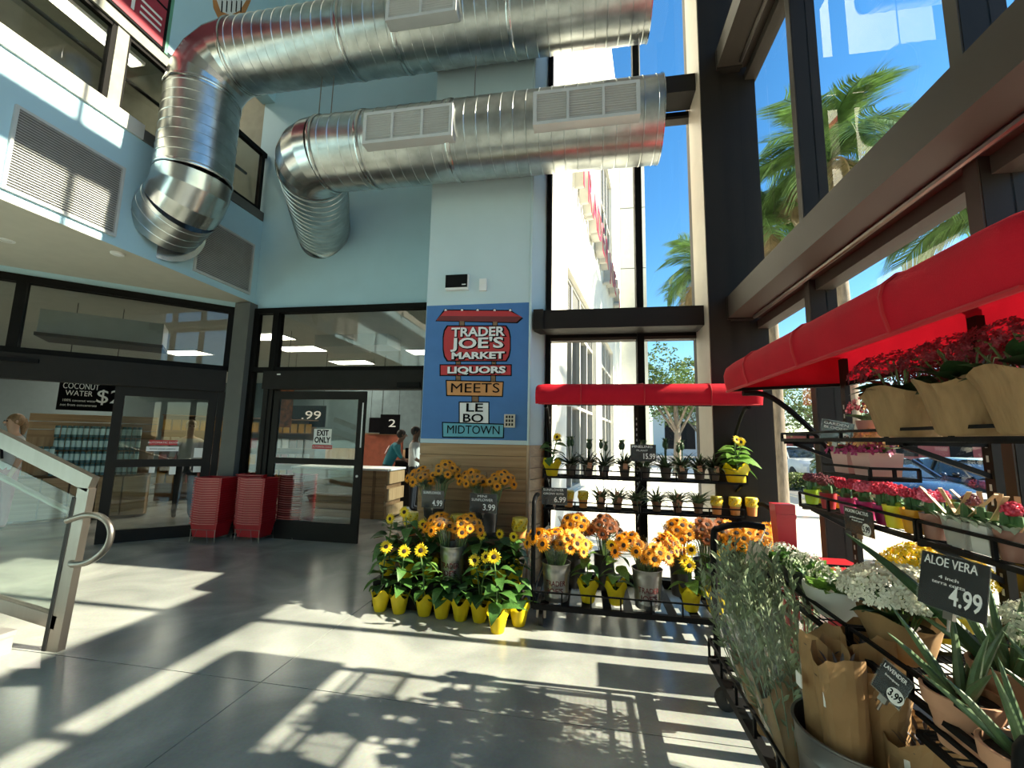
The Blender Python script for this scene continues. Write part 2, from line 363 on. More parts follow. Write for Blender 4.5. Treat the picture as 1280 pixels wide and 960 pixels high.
# right glass wall
w2 = struct('window_2', label='high glass wall with dark bronze beams behind the plant rack', cat='window')
MYS = [3.47-1.445*k for k in range(7)]
for zb, h in ((2.80,.22),(5.59,.22),(8.65,.30)):
    member(w2, MT['bronze2'], (1.39,-6,zb,1.74,4.52,zb+h), name='beam')
    member(w2, MT['bronze'], (1.385,4.48,zb-.015,1.64,4.56,zb+h+.005), name='beam_bracket')
    member(w2, MT['bronze2'], (1.70,-6,zb-.085,1.82,4.65,zb-.002), (1.70,-6,zb+h+.002,1.82,4.65,zb+h+.05), name='head_rail')
    MB().tube([(1.61,-6,zb-.014),(1.61,4.42,zb-.014)], .018, 8).build('conduit', MT['steel'], w2, True)
for y in MYS:
    member(w2, MT['bronze'], (1.66,y,0,1.84,y+.075,11), name='mullion')
    member(w2, MT['bronze2'], (1.652,y+.003,0,1.6598,y+.072,11), name='mullion_face')
member(w2, MT['blackframe'], (1.70,-6,0,1.82,4.65,.08), name='sill')
ys = [4.62]+[y for y in MYS]
for k in range(len(ys)-1):
    ya, yb = ys[k+1]+.075, ys[k]
    for z0,z1 in ((.08,2.72),(3.07,5.51),(5.86,8.57),(9.0,11)): MB().box(GX-.005,ya,z0,GX+.005,yb,z1).build('pane', MT['glass'], w2)

# ---------------------------------------------------------------- exit door in the door wall
d2 = struct('door_2', label='dark framed sliding exit door standing half open beside the sign pier', cat='door')
K, F = MT['blackframe'], MT['doorframe']
member(d2, K, (-5.36,5.98,3.50,-1.95,6.10,3.585), (-5.36,5.98,0,-5.30,6.10,3.5), (-5.0,5.97,2.26,-4.90,6.11,3.5), name='frame')
member(d2, K, (-5.30,5.98,2.54,-1.95,6.10,2.61), name='transom_bar')
member(d2, F, (-5.05,5.93,2.255,-1.95,6.12,2.54), name='header')
member(d2, F, (-5.05,5.97,0,-4.97,6.11,2.26), (-4.965,5.99,0,-4.90,6.11,2.26), name='jamb')
member(d2, K, (-4.895,6.02,0,-4.85,6.11,2.25), name='pocket')
for a in ((-5.30,2.61,-5.0,3.5),(-4.90,2.61,-1.95,3.5),(-5.30,.1,-5.05,2.54)):
    MB().box(a[0],6.035,a[1],a[2],6.045,a[3]).build('pane', MT['doorglass'], d2)
lf = MB()
for b in ((-4.86,0,-4.76,2.225),(-3.42,0,-3.30,2.225),(-4.76,2.10,-3.42,2.225),(-4.76,1.11,-3.42,1.20),(-4.76,0,-3.42,.27)): lf.box(b[0],5.985,b[1],b[2],6.03,b[3])
lf.build('door_leaf', F, d2)
member(d2, MT['paper'], (-3.345,5.98,1.38,-3.325,5.985,2.05), name='edge_strip')
for z0,z1 in ((.27,1.11),(1.20,2.10)): MB().box(-4.76,6.0,z0,-3.42,6.01,z1).build('pane', MT['doorglass'], d2)
MB().tube([(-3.36,5.985,.96),(-3.36,5.972,.96)], .018, 12).build('lock', MT['whitemetal'], d2, True)
p0, p1 = ony(497,478,5.925), ony(525,484.5,5.925)
MB().box(p0.x,5.90,p1.z,p1.x,5.93,p0.z).build('motion_sensor', MT['black'], d2)
MB().box(-4.80,5.926,2.475,-4.74,5.93,2.495).build('exit_tag', MT['paper'], d2)
def card(parent, name, px0, py0, px1, py1, Y, m, th=.003):
    a, b = ony(px0,py0,Y), ony(px1,py1,Y)
    MB().box(a.x, Y-th, b.z, b.x, Y, a.z).build(name, m, parent); return (a.x+b.x)/2, (a.z+b.z)/2, b.x-a.x, a.z-b.z
c = card(d2,'exit_only_sticker',393,536,413.5,555.5,5.999,MT['paper'])
for k, s in enumerate(('EXIT','ONLY')): text(s, c[3]*.52, (c[0], 5.995, c[1]+c[3]*(.22-.46*k)), (PI/2,0,0), MT['ink'], d2, offset=.004, sx=.8)
c = card(d2,'red_sticker',390.5,556,415,561.5,5.999,MT['signred']); text('AUTOMATIC DOOR', .035, (c[0],5.995,c[1]), (PI/2,0,0), MT['paper'], d2)

# ---------------------------------------------------------------- angled entrance
d1 = struct('door_1', label='dark framed sliding entrance door in the angled glass wall', cat='door')
def dbox(b, s0, z0, s1, z1, o0, o1):
    P = [dg(s0,z0,o0),dg(s1,z0,o0),dg(s1,z0,o1),dg(s0,z0,o1),dg(s0,z1,o0),dg(s1,z1,o0),dg(s1,z1,o1),dg(s0,z1,o1)]
    b.add(P, [(0,1,2,3),(7,6,5,4),(4,5,1,0),(5,6,2,1),(6,7,3,2),(7,4,0,3)]); return b
def dm(name, m, *bs):
    b = MB()
    for x in bs: dbox(b, *x)
    return b.build(name, m, d1)
dm('frame', K, (-3.6,3.50,1.33,3.60,-.08,.05), (1.24,2.55,1.33,3.5,-.08,.05), (-1.12,2.6,-1.02,3.5,-.08,.05))
dm('transom_bar', K, (-3.6,2.54,1.33,2.62,-.08,.05))
dm('header', F, (-3.6,2.20,1.30,2.54,-.1,.09))
dm('jamb', F, (1.22,0,1.31,2.2,-.08,.05)); dm('jamb', F, (-3.6,0,-3.5,2.2,-.08,.05))
dm('wall_strip', MT['wall'], (1.335,0,1.62,3.6,-.1,.0)); dm('wall_strip', MT['wall'], (-3.6,3.60,1.62,SOF,-.1,.02))
dm('board_strip', MT['wood'], (1.34,0,1.62,1.35,-.06,.012))
dm('door_leaf', F, (0,0,.11,2.2,-.02,.03), (1.10,0,1.215,2.2,-.02,.03), (.11,2.06,1.10,2.2,-.02,.03), (.11,1.04,1.10,1.15,-.02,.03), (.11,0,1.10,.17,-.02,.03))
for z0,z1 in ((.17,1.04),(1.15,2.06)): dm('pane', MT['doorglass'], (.11,z0,1.10,z1,-.005,.005))
dm('pane', MT['doorglass'], (-3.6,2.62,-1.12,3.5,-.02,-.01)); dm('pane', MT['doorglass'], (-1.02,2.62,1.24,3.5,-.02,-.01))
dm('motion_sensor', MT['black'], (-1.22,2.42,-.78,2.47,.09,.13))
AD = math.atan2(DD.y, DD.x)
def ond(px, py, o=0.0): d = ray(px, py); t = DN.dot(DA+DN*o-CAM)/DN.dot(d); p = CAM+d*t; return (DD.dot(p-DA), p.z)
def dcard(name, px0, py0, px1, py1, m, o=.01):
    s0, z1 = ond(px0,py0,o); s1, z0 = ond(px1,py1,o); dm(name, m, (s0,z0,s1,z1,o-.003,o)); return (s0+s1)/2, (z0+z1)/2, s1-s0, z1-z0
c = dcard('red_arrow_sticker',187,550,221.5,556.5,MT['signred'],.012); text('AUTOMATIC DOOR', .04, dg(c[0],c[1],.016), (PI/2,0,AD), MT['paper'], d1)
c = dcard('white_notice',183,558,223,564,MT['paper'],.012); text('Service animals welcome', .03, dg(c[0],c[1],.016), (PI/2,0,AD), MT['ink'], d1)
for (a,b,e,f) in ((212,583,219,593),(243,560,257,572),(242,581,255,590),(187,581,193,591)): dcard('white_notice', a,b,e,f, MT['paper'], .011)

# ---------------------------------------------------------------- mezzanine rail and the dark room behind it
w3 = struct('window_3', label='glazed mezzanine guard with dark rails above the left wall', cat='window')
mzf = mat('grey rail frame', (.20,.20,.17), .5, metal=.2)
member(w3, mzf, (LWX-.12,-6,6.30,LWX,4.95,6.43), (LWX-.12,3.60,5.31,LWX-.02,3.73,6.3), (LWX-.12,4.90,5.31,LWX-.02,5.0,6.43), name='rail')
member(w3, K, (LWX-.1,-6,6.25,LWX-.03,3.56,6.30), (LWX-.1,3.55,5.31,LWX-.03,3.60,6.3), (LWX-.1,3.73,5.31,LWX-.03,3.76,6.3), (LWX-.1,3.76,6.25,LWX-.03,4.9,6.3), name='glazing_trim')
member(w3, K, (LWX-.1,5.0,6.28,LWX-.03,6.02,6.36), (LWX-.1,5.92,5.27,LWX-.03,5.98,6.3), (LWX-.1,5.0,5.27,LWX-.03,5.92,5.34), name='glazing_trim')
for a, b in ((-6,3.55),(3.76,4.9),(5.0,5.92)): MB().box(LWX-.07,a,5.31,LWX-.06,b,6.27).build('pane', MT['mezzglass'], w3)
MB().tube([(LWX-.4,-6,6.02),(LWX-.4,6,6.02)], .025, 8).build('handrail', MT['black'], w3, True)
MB().tube([(LWX-.75,-6,5.72),(LWX-.75,6,5.72)], .025, 8).build('pipe', MT['black'], w3, True)
mz = struct('wall_mezzanine', label='dim olive grey room behind the mezzanine rail', cat='wall')
dk = mat('olive grey mezzanine paint', (.30,.30,.245), .8, var=.1)
MB().box(-9.2,-6,5.0,-9.0,6.2,8.4).box(-9,-6,4.9,LWX-.25,6.2,5.1).box(-9,-6,8.3,LWX-.25,6.2,8.4).box(-9,6.04,5.1,LWX-.2,6.2,8.4).build('wall_surface', dk, mz)
MB().box(-8.99,4.2,5.3,-8.95,5.9,6.6).build('landscape_mural', mat('yellow green mural', (.16,.15,.05), .8, var=.8, scale=3), mz)
strip = mat('lit strip diffuser', (1,.96,.86), .5, emit=4)  # one strip fixture, multiplied to brighten the dim mezzanine
for k, (x, y) in enumerate(((-6.4,1.6),(-7.8,1.6),(-6.4,4.4),(-7.8,4.4))):
    o = thing('strip_light', ('near','far')[k % 2]+' lit strip light, multiplied for brightness, on the mezzanine ceiling '+('left of','behind')[k//2]+' the duct drop', 'light', (x,y,7.9), 0, 'mezzanine strip lights')
    MB().box(-.1,-1.1,0,.1,1.1,.04).build('diffuser', strip, o); MB().box(-.13,-1.15,.04,.13,1.15,.1).build('housing', MT['whitemetal'], o); MB().tube([(0,-.8,.1),(0,-.8,.4)], .008, 5).build('hanger', MT['steel'], o); MB().tube([(0,.8,.1),(0,.8,.4)], .008, 5).build('hanger', MT['steel'], o)
# red painted panel and the painted smile
rp = struct('wall_mural', label='red painted mural panel with white strokes above the mezzanine rail', cat='mural')
MB().box(LWX-.02,-2.5,6.5,LWX+.0,4.12,8.3).build('panel', mat('mural red', (.32,.02,.04), .6), rp)
MB().box(LWX-.02,4.12,6.45,LWX+.004,4.16,8.3).build('green_edge', mat('mural green', (.10,.30,.20), .6), rp)
MB().box(LWX-.02,4.085,6.45,LWX+.003,4.12,8.3).box(LWX-.02,-2.5,6.46,LWX+.003,4.1,6.5).box(LWX,-2.5,7.02,LWX+.003,4.1,7.05).build('black_line', MT['ink'], rp)
s = MB()
for k in range(3): s.box(LWX, 3.78, 6.66+.085*k, LWX+.004, 4.04, 6.69+.085*k)
for k in range(5): s.box(LWX, 3.2+.12*k, 6.62+.02*(k%2), LWX+.004, 3.235+.12*k, 6.90)
for k in range(4): s.box(LWX, 2.3+.12*k, 6.6, LWX+.004, 2.34+.12*k, 6.9)
s.build('white_strokes', MT['white'], rp)
# smile: orange lips with a white toothed mouth, painted flat on the left wall
sm = MB(); q = [onx(px,py,LWX+.004) for px,py in ((266,0),(267,10),(273,23),(283,27),(295,26),(306,18),(314,0))]
sm.prism(q, (-.003,0,0)); sm.build('painted_lips', mat('painted lip orange', (.50,.20,.06), .6), wl)
q = [onx(px,py,LWX+.008) for px,py in ((271,0),(276,14),(288,19),(300,13),(308,0))]
MB().prism(q, (-.003,0,0)).build('painted_teeth', MT['white'], wl)
s = MB()
for px in (278,284,290,296,302): a, b = onx(px,1,LWX+.012), onx(px-1,15,LWX+.012); s.bar(a, b, .02, .003, up=(1,0,0))
s.build('painted_tooth_lines', MT['ink'], wl)
# ================================================================ DUCTS
FITS = []
def fit(o, wdt): FITS.append((o, wdt)); return o
def seg_pts(a, b, r, step=.128, rib=.005):
    a, b = Vector(a), Vector(b); L = (b-a).length; d = (b-a)/L; P = [a]; R = [r]; s = step*.5
    while s < L-.03:
        for ds, rr in ((-.007, r), (-.003, r+rib), (.003, r+rib), (.007, r)): P.append(a+d*(s+ds)); R.append(rr)
        s += step
    P.append(b); R.append(r); return P, R
def arc_pts(C, d1, d2, Rb, n):
    d1, d2 = Vector(d1).normalized(), Vector(d2).normalized(); ang = d1.angle(d2); tl = Rb*math.tan(ang/2); C = Vector(C)
    a = C-d1*tl; nrm = (d2-d1*d1.dot(d2)).normalized(); cen = a+nrm*Rb
    return [cen - nrm*Rb*math.cos(ang*k/n) + d1*Rb*math.sin(ang*k/n) for k in range(n+1)]
RD = .408
def pipe(parent, a, b, r=RD, name='spiral_pipe'):
    P, R = seg_pts(a, b, r); MB().tube(P, R, 40, False).build(name, MT['galv'], parent, True)
def elbow(parent, arc, r=RD):
    g = MB(); g.tube(arc, r*1.008, 40, False); m = MB(); n = 40
    for k in range(len(arc)-1): m.add(g.v[k*n:(k+2)*n], [(j, (j+1) % n, n+(j+1) % n, n+j) for j in range(n)])   # every gore its own drum
    m.build('elbow', MT['galv2'], parent, True)
def collar(parent, p, d, r=RD+.012, w=.05):
    p, d = Vector(p), Vector(d).normalized(); MB().tube([p-d*w/2, p-d*w/4, p+d*w/4, p+d*w/2], [r-.006, r, r, r-.006], 40, False).build('collar', MT['galv2'], parent, True)
def endcap(parent, p, d, r=RD):
    p, d = Vector(p), Vector(d).normalized()
    MB().tube([p-d*.012, p], [r+.01, r+.01], 40, False).build('end_flange', MT['galv2'], parent, True)
    MB().tube([p-d*.03, p-d*.02], r-.005, 40).build('end_plate', MT['galv2'], parent, True)
def duct_grille(parent, xa, xb, zc, h, Y, secs):
    f = MB(); y0, y1 = Y-RD-.035, Y-RD+.10; z0, z1 = zc-h/2, zc+h/2; t = .035
    f.box(xa,y0,z0,xb,y1,z0+t).box(xa,y0,z1-t,xb,y1,z1).box(xa,y0,z0+t,xa+t,y1,z1-t).box(xb-t,y0,z0+t,xb,y1,z1-t)
    for k in range(1, secs): x = xa+(xb-xa)*k/secs; f.box(x-.012,y0,z0+t,x+.012,y1,z1-t)
    g = f.build('grille_frame', MT['grille'], parent)
    s = MB(); n = 11
    for k in range(n):
        z = z0+t+(z1-z0-2*t)*(k+.5)/n; s.obox(((xa+xb)/2, y0+.022, z), ((xb-xa)/2-t,0,0), (0,.014,-.006), (0,.001,.003))
    s.build('louvres', MT['grille'], g); MB().box(xa+t,y0+.045,z0+t,xb-t,y0+.05,z1-t).build('shadow_box', MT['void'], g)

DY = 4.25
d_up = thing('air_duct', 'upper galvanised spiral duct dropping to the left wall by the mezzanine', 'duct', (0,0,0))
vx = ony(250,160,DY).x; hz1 = 6.34; lowz = 4.50
H1 = Vector((.665,DY,hz1)); C1 = Vector((vx,DY,hz1)); C2 = Vector((vx,DY,lowz)); W1 = Vector((LWX,4.42,4.22))
a1 = arc_pts(C1, (-1,0,0), (0,0,-1), .52, 4); a2 = arc_pts(C2, (0,0,-1), W1-C2, .34, 3)
pipe(d_up, H1, a1[0]); elbow(d_up, a1); pipe(d_up, a1[-1], a2[0]); elbow(d_up, a2); pipe(d_up, a2[-1], W1)
for p, d in ((a1[0],(1,0,0)),(a1[-1],(0,0,1)),(a2[0],(0,0,1)),((-2.8,DY,hz1),(1,0,0)),((-2.15,DY,hz1),(1,0,0)),((-.83,DY,hz1),(1,0,0))): collar(d_up, p, d)
endcap(d_up, H1, (1,0,0))
xa, xb = ony(484,20,DY-.4).x, ony(571,18,DY-.4).x
duct_grille(d_up, xa, xb, ony(525,4,DY-.4).z, .40, DY, 2)
MB().tube([W1-Vector((.005,0,0)), W1+Vector((.02,-.01,0))], [RD+.06,RD+.06], 40).build('wall_flange', MT['galv2'], d_up, True)
d_lo = thing('air_duct', 'lower galvanised spiral duct elbowing back into the door wall with two long grilles', 'duct', (0,0,0))
hz2 = ony(440,191,DY).z; C3 = Vector((ony(388,200,DY).x,DY,hz2)); W2 = Vector((ony(405,288,BWY).x,BWY,ony(405,290,BWY).z-.02)); H2 = Vector((.735,DY,hz2))
a3 = arc_pts(C3, (-1,0,0), W2-C3, .42, 4)
pipe(d_lo, H2, a3[0]); elbow(d_lo, a3); pipe(d_lo, a3[-1], W2)
for p, d in ((a3[0],(1,0,0)),(a3[-1],W2-C3),((-1.44,DY,hz2),(1,0,0)),((-2.45,DY,hz2),(1,0,0))): collar(d_lo, p, d)
endcap(d_lo, H2, (1,0,0))
for pa, pb, pc in ((456,566,157),(667,800,131)):
    duct_grille(d_lo, ony(pa,pc,DY-.41).x, ony(pb,pc,DY-.41).x, ony((pa+pb)/2,pc,DY-.41).z, .36, DY, 3)
MB().tube([W2-Vector((0,.02,0)), W2+Vector((0,.002,0))], [RD+.035,RD+.035], 40).build('wall_flange', MT['galv2'], d_lo, True)
for px in (400,415,593,800):
    x = ony(px,110,DY).x
    tag(MB().tube([(x,DY+.02,hz2+RD+.012),(x,DY+.02,hz1-RD-.012)], .006, 6).build('hanger_cable', MT['steel']), {400:'thin steel hanger cable above the lower duct elbow',415:'thin steel hanger cable just right of the elbow cable',593:'thin steel hanger cable before the pier between the ducts',800:'thin steel hanger cable at the duct ends by the window'}[px], 'cable')

# ================================================================ WALL GRILLES, DEVICES
def wall_grille(y0, z0, y1, z1, label):
    t = thing('wall_grille', label, 'vent', (LWX, (y0+y1)/2, z0)); w_ = (y1-y0)/2; h = z1-z0; b = .028
    f = MB(); f.box(0,-w_,0,.03,w_,b).box(0,-w_,h-b,.03,w_,h).box(0,-w_,b,.03,-w_+b,h-b).box(0,w_-b,b,.03,w_,h-b)
    f.build('grille_frame', MT['grille'], t)
    s = MB(); n = 30
    for k in range(n): z = b+(h-2*b)*(k+.5)/n; s.obox((.015,0,z), (.009,0,-.007), (0,w_-b,0), (.0015,0,.002))
    s.build('louvres', MT['grille'], t); MB().box(.001,-w_+b,b,.003,w_-b,h-b).build('backing', mat('grille shadow grey', (.22,.22,.22), .8), t)
wall_grille(2.86, 3.785, 3.86, 4.645, 'large white louvred wall grille left of the duct drop')
wall_grille(4.87, 3.79, 5.89, 4.64, 'white louvred wall grille between the duct drop and the door wall')
p = onz(8,300,SOF); o = thing('downlight', 'small round recessed downlight in the cream soffit', 'light', (p.x,p.y,SOF-.012))
MB().lathe([(.045,.0),(.07,0),(.075,.012)], 20, cap0=False).build('trim_ring', MT['whitemetal'], o, True); MB().lathe([(.0,.006),(.045,.006)], 20).build('lens', MT['paper'], o)
p = onz(147,316,SOF); o = thing('smoke_detector', 'flat white smoke detector on the cream soffit near the wall edge', 'detector', (p.x,p.y,SOF-.035))
MB().lathe([(.04,0),(.065,.01),(.07,.035)], 20).build('housing', MT['whitemetal'], o, True)
a, b = ony(559,346,PY), ony(586.5,363,PY)
o = thing('wall_speaker', 'black faced control box with white casing above the market sign', 'device', ((a.x+b.x)/2, PY, b.z)); w_, h = (b.x-a.x)/2, a.z-b.z
MB().box(-w_,-.05,0,w_,0,h).build('casing', MT['whitemetal'], o); MB().box(-w_,-.056,.025,w_-.012,-.05,h).build('front_plate', MT['black'], o)
MB().box(w_*.45,-.057,.05,w_*.8,-.056,.062).build('mark', MT['paper'], o)
a, b = ony(600,349.5,PY), ony(608.5,364,PY)
o = thing('wall_sensor', 'small white upright sensor beside the black control box', 'sensor', ((a.x+b.x)/2, PY, b.z)); w_, h = (b.x-a.x)/2, a.z-b.z
MB().box(-w_,-.03,0,w_,0,h).build('casing', MT['whitemetal'], o); MB().box(-w_*.6,-.034,h*.55,w_*.6,-.03,h*.9).build('lens', MT['paper'], o)

# ================================================================ THE PAINTED SIGN ON THE PIER
def su(u, v, o=0): p = ony(520+.2915*u, 320+.2915*v, PY-.003-o); return Vector((p.x, PY-.003-o, p.z))
sg = thing('painted_sign', 'blue painted market sign with stacked red, orange, white and teal boards', 'sign', (0,0,0))
a, b = ony(534,382.5,PY), ony(662.5,551,PY)
MB().box(PL+.005,PY-.003,b.z,b.x,PY,a.z).build('blue_field', MT['signblue'], sg)
def plate(name, uv, m, lay, outline=5):
    c = (sum(u for u, v in uv)/len(uv), sum(v for u, v in uv)/len(uv))
    if outline:
        P = [su(u+(outline if u > c[0] else -outline), v+(outline if v > c[1] else -outline), .0005+lay) for u, v in uv]
        MB().prism(P, (0,.001,0)).build('outline', MT['ink'], sg)
    MB().prism([su(u, v, .0015+lay) for u, v in uv], (0,.001,0)).build(name, m, sg)
def rect(u0, v0, u1, v1): return [(u0,v0),(u1,v0),(u1,v1),(u0,v1)]
for r in ((187,275,207,305),(330,275,348,305),(172,448,190,470),(326,448,342,470),(172,508,190,540),(322,508,340,540),(241,598,267,630)): plate('post', rect(*r), MT['woodd'], 0, 3)
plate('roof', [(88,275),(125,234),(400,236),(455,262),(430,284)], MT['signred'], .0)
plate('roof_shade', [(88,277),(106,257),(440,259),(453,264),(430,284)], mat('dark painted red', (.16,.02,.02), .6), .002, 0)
for u in (127,197,264,337,404): plate('roof_knob', [(u-5,236),(u-4,228),(u+4,228),(u+5,236)], MT['paper'], 0, 2)
plate('red_board', [(137,302),(383,302),(396,322),(402,352),(402,398),(396,428),(384,448),(137,448),(124,428),(119,398),(119,352),(124,322)], MT['signred'], .001)
plate('liquors_board', rect(106,469,406,510), MT['signred'], .001)
plate('meets_board', [(132,536),(372,542),(368,600),(134,596)], MT['signorange'], .001)
plate('white_board', rect(188,629,310,722), MT['paper'], .001)
plate('midtown_board', [(116,716),(374,724),(372,777),(117,774)], MT['signteal'], .003)
sc = ony(590,450,PY); pxm = (ony(690,450,PY)-ony(590,450,PY)).length/100     # metres per pixel on the pier
def sign_text(s, u0, u1, v, h, m, shadow=True, off=.004):
    c = su((u0+u1)/2, v, .006); sz = h*.2915*pxm*1.38
    if shadow:
        o = text(s, sz, (c.x+.008, c.y, c.z-.006), (PI/2,0,0), MT['ink'], sg, 'lettering_shadow', offset=off+.006); fit(o, (u1-u0)*.2915*pxm*1.04)
    o = text(s, sz, (c.x, c.y-.0025, c.z), (PI/2,0,0), m, sg, offset=off); fit(o, (u1-u0)*.2915*pxm)
sign_text('TRADER', 145, 383, 327, 40, MT['white']); sign_text("JOE'S", 147, 383, 375, 46, MT['white']); sign_text('MARKET', 147, 380, 428, 29, MT['white'])
sign_text('LIQUORS', 124, 390, 490, 28, MT['white'])
sign_text('MEETS', 146, 358, 568, 42, MT['ink'], False, 0); sign_text('LE', 206, 294, 652, 36, MT['ink'], False, .002); sign_text('BO', 200, 288, 697, 36, MT['ink'], False, .002)
sign_text('MIDTOWN', 132, 358, 747, 36, MT['ink'], False, 0)
a, b = ony(631,518,PY), ony(644,534.5,PY)
o = thing('intercom', 'small ivory intercom box with slotted face beside the teal sign board', 'intercom', ((a.x+b.x)/2, PY-.003, b.z)); w_, h = (b.x-a.x)/2, a.z-b.z
MB().box(-w_,-.03,0,w_,0,h).build('casing', mat('ivory plastic', (.55,.53,.45), .5), o)
s = MB()
for i in range(3):
    for k in range(3): s.box(-w_*.7+i*w_*.52,-.032,h*(.12+.29*k),-w_*.7+i*w_*.52+w_*.36,-.03,h*(.12+.29*k)+h*.2)
s.build('slots', MT['void'], o)

# ================================================================ BASKETS
def basket_proto():
    t = thing('shopping_basket', 'red plastic shopping basket nested in a stack', 'basket', (0,0,0))
    m = MB(); hw, hd, H = .21, .15, .20
    for (a, z0, z1, b) in ((.86,0,.0,1),):
        lo = [(-hw*.84,-hd*.84,0),(hw*.84,-hd*.84,0),(hw*.84,hd*.84,0),(-hw*.84,hd*.84,0)]; up = [(-hw,-hd,H),(hw,-hd,H),(hw,hd,H),(-hw,hd,H)]
        m.add(lo+up, [(3,2,1,0),(0,1,5,4),(1,2,6,5),(2,3,7,6),(3,0,4,7)])
    m.box(-hw-.012,-hd-.012,H-.012,hw+.012,-hd,H+.004).box(-hw-.012,hd,H-.012,hw+.012,hd+.012,H+.004).box(-hw-.012,-hd,H-.012,-hw,hd,H+.004).box(hw,-hd,H-.012,hw+.012,hd,H+.004)
    for x in (-.10,.06): m.box(x,-hd-.016,H-.022,x+.012,-hd-.012,H+.004)
    m.build('basket_body', MT['redplastic'], t)
    MB().tube([(-hw*.8,-hd-.018,H-.006),(-hw*.3,-hd-.02,H-.014),(hw*.9,-hd-.018,H-.006)], .006, 5).build('handle', mat('pale pink plastic', (.62,.20,.18), .4), t)  # handle paler than the basket, so the stacked rims read as lines
    return t
def ORD(k, n):
    w_ = ['topmost','second from top','third from top','fourth from top','fifth from top','sixth from top','seventh from top','eighth from top','ninth from top','tenth from top','eleventh from top']
    u_ = ['lowest','second from bottom','third from bottom','fourth from bottom','fifth from bottom','sixth from bottom','seventh from bottom','eighth from bottom','ninth from bottom','tenth from bottom']
    return w_[n-1-k] if n-1-k < len(w_) else u_[k]
bp_ = basket_proto(); first = True
st = [(onz(250,678,0).x, onz(250,678,0).y+.17, 'left front stack before the grey pillar', .05),(onz(306,678,0).x, onz(306,678,0).y+.17, 'right front stack before the sidelight', .02)]
st += [(st[0][0]+.36, st[0][1]+.36, 'rear stack behind the left front stack', .1),(st[1][0]+.40, st[1][1]+.34, 'rear stack behind the right front stack', .0)]
for si, (x, y, lab, rz) in enumerate(st):
    n = 20 if si < 2 else 21
    wr_ = thing('basket_rack', 'low wire rack under the %s' % lab.replace(' stack', ' basket stack', 1), 'rack', (x,y,0), rz)
    m = MB()
    for sx in (-.2,.2):
        for sy in (-.15,.15): m.tube([(sx,sy,0),(sx*.96,sy,.06),(sx*.96,sy,.17)], .004, 5)
    for sy in (-.155,.155): m.tube([(-.2,sy,.17),(.2,sy,.17)], .004, 5)
    for sx in (-.2,.2): m.tube([(sx,-.155,.06),(sx,.155,.06)], .004, 5)
    m.tube([(-.09,-.158,.17),(-.14,-.17,.02)], .003, 5); m.tube([(.06,-.158,.17),(.12,-.19,.0)], .003, 5)
    m.build('wire_frame', MT['steel'], wr_, True)
    for k in range(n):
        o = bp_ if first else copy_tree(bp_); first = False
        at(o, (x+random.uniform(-.003,.003), y+random.uniform(-.003,.003), .062+.0335*k), rz, None, 'red plastic basket, %s in the %s' % (ORD(k, n), lab), 'baskets of the %s' % lab)

# ================================================================ STAIR RAIL AT THE LEFT
sr = thing('stair_rail', 'brushed steel stair rail with glass panel and looped handrail end', 'railing', (-3.72,2.66,0))
m = MB(); m.bar((0,0,0),(.075,0,1.13),.105,.05,up=(0,1,0)); m.build('post', MT['steel'], sr)
MB().bar((.125,0,1.155),(-2.2,0,1.155+2.325*.335),.05,.11,up=(0,0,1)).build('top_rail', MT['steel'], sr)
MB().bar((0,0,.19),(-2.2,0,.19+2.2*.14),.05,.09,up=(0,0,1)).build('bottom_rail', MT['steel'], sr)
MB().bar((-.066,-.004,.0),(.005,-.004,1.06),.032,.05,up=(0,1,0)).build('gasket', MT['rubber'], sr)
MB().prism([(-.08,0,.24),(-.02,0,1.06),(-2.2,0,1.75),(-2.2,0,.52)], (0,.012,0)).build('pane', MT['railglass'], sr)
hp = [(-2.2,-.07,1.62),(-.5,-.07,1.045),(.05,-.08,.905),(.22,-.08,.955),(.36,-.08,.94),(.44,-.08,.86),(.42,-.08,.74),(.30,-.08,.645),(.15,-.07,.61),(.03,-.0,.60)]
def smooth_path(P, n=5):
    P = [Vector(p) for p in P]; out = []
    for k in range(len(P)-1):
        a, b, c, d = P[max(k-1,0)], P[k], P[k+1], P[min(k+2,len(P)-1)]
        for j in range(n):
            t = j/n; out.append(.5*((2*b)+(c-a)*t+(2*a-5*b+4*c-d)*t*t+(3*b-a-3*c+d)*t**3))
    return out+[P[-1]]
MB().tube(smooth_path(hp[2:]), .021, 12).build('handrail_loop', MT['steel'], sr, True)
MB().tube([(-2.2,.08,1.60),(-.16,.08,.93)], .021, 12).build('handrail', MT['steel'], sr, True)
MB().tube(smooth_path([(-1.6,-.25,1.06),(-1.38,-.25,1.03),(-1.28,-.25,.96),(-1.32,-.25,.88),(-1.6,-.25,.84)]), .021, 10).build('near_handrail_loop', MT['steel'], sr, True)
ss = struct('trim_3', label='white stair stringer with grey nosing at the foot of the stair rail', cat='stair')
MB().box(-6.5,2.42,0,-4.02,2.56,.115).build('stringer', MT['white'], ss); MB().box(-6.5,2.40,.115,-3.96,2.58,.15).box(-4.02,2.41,0,-3.97,2.57,.115).build('nosing', mat('grey nosing', (.22,.21,.20), .6, var=.1), ss)
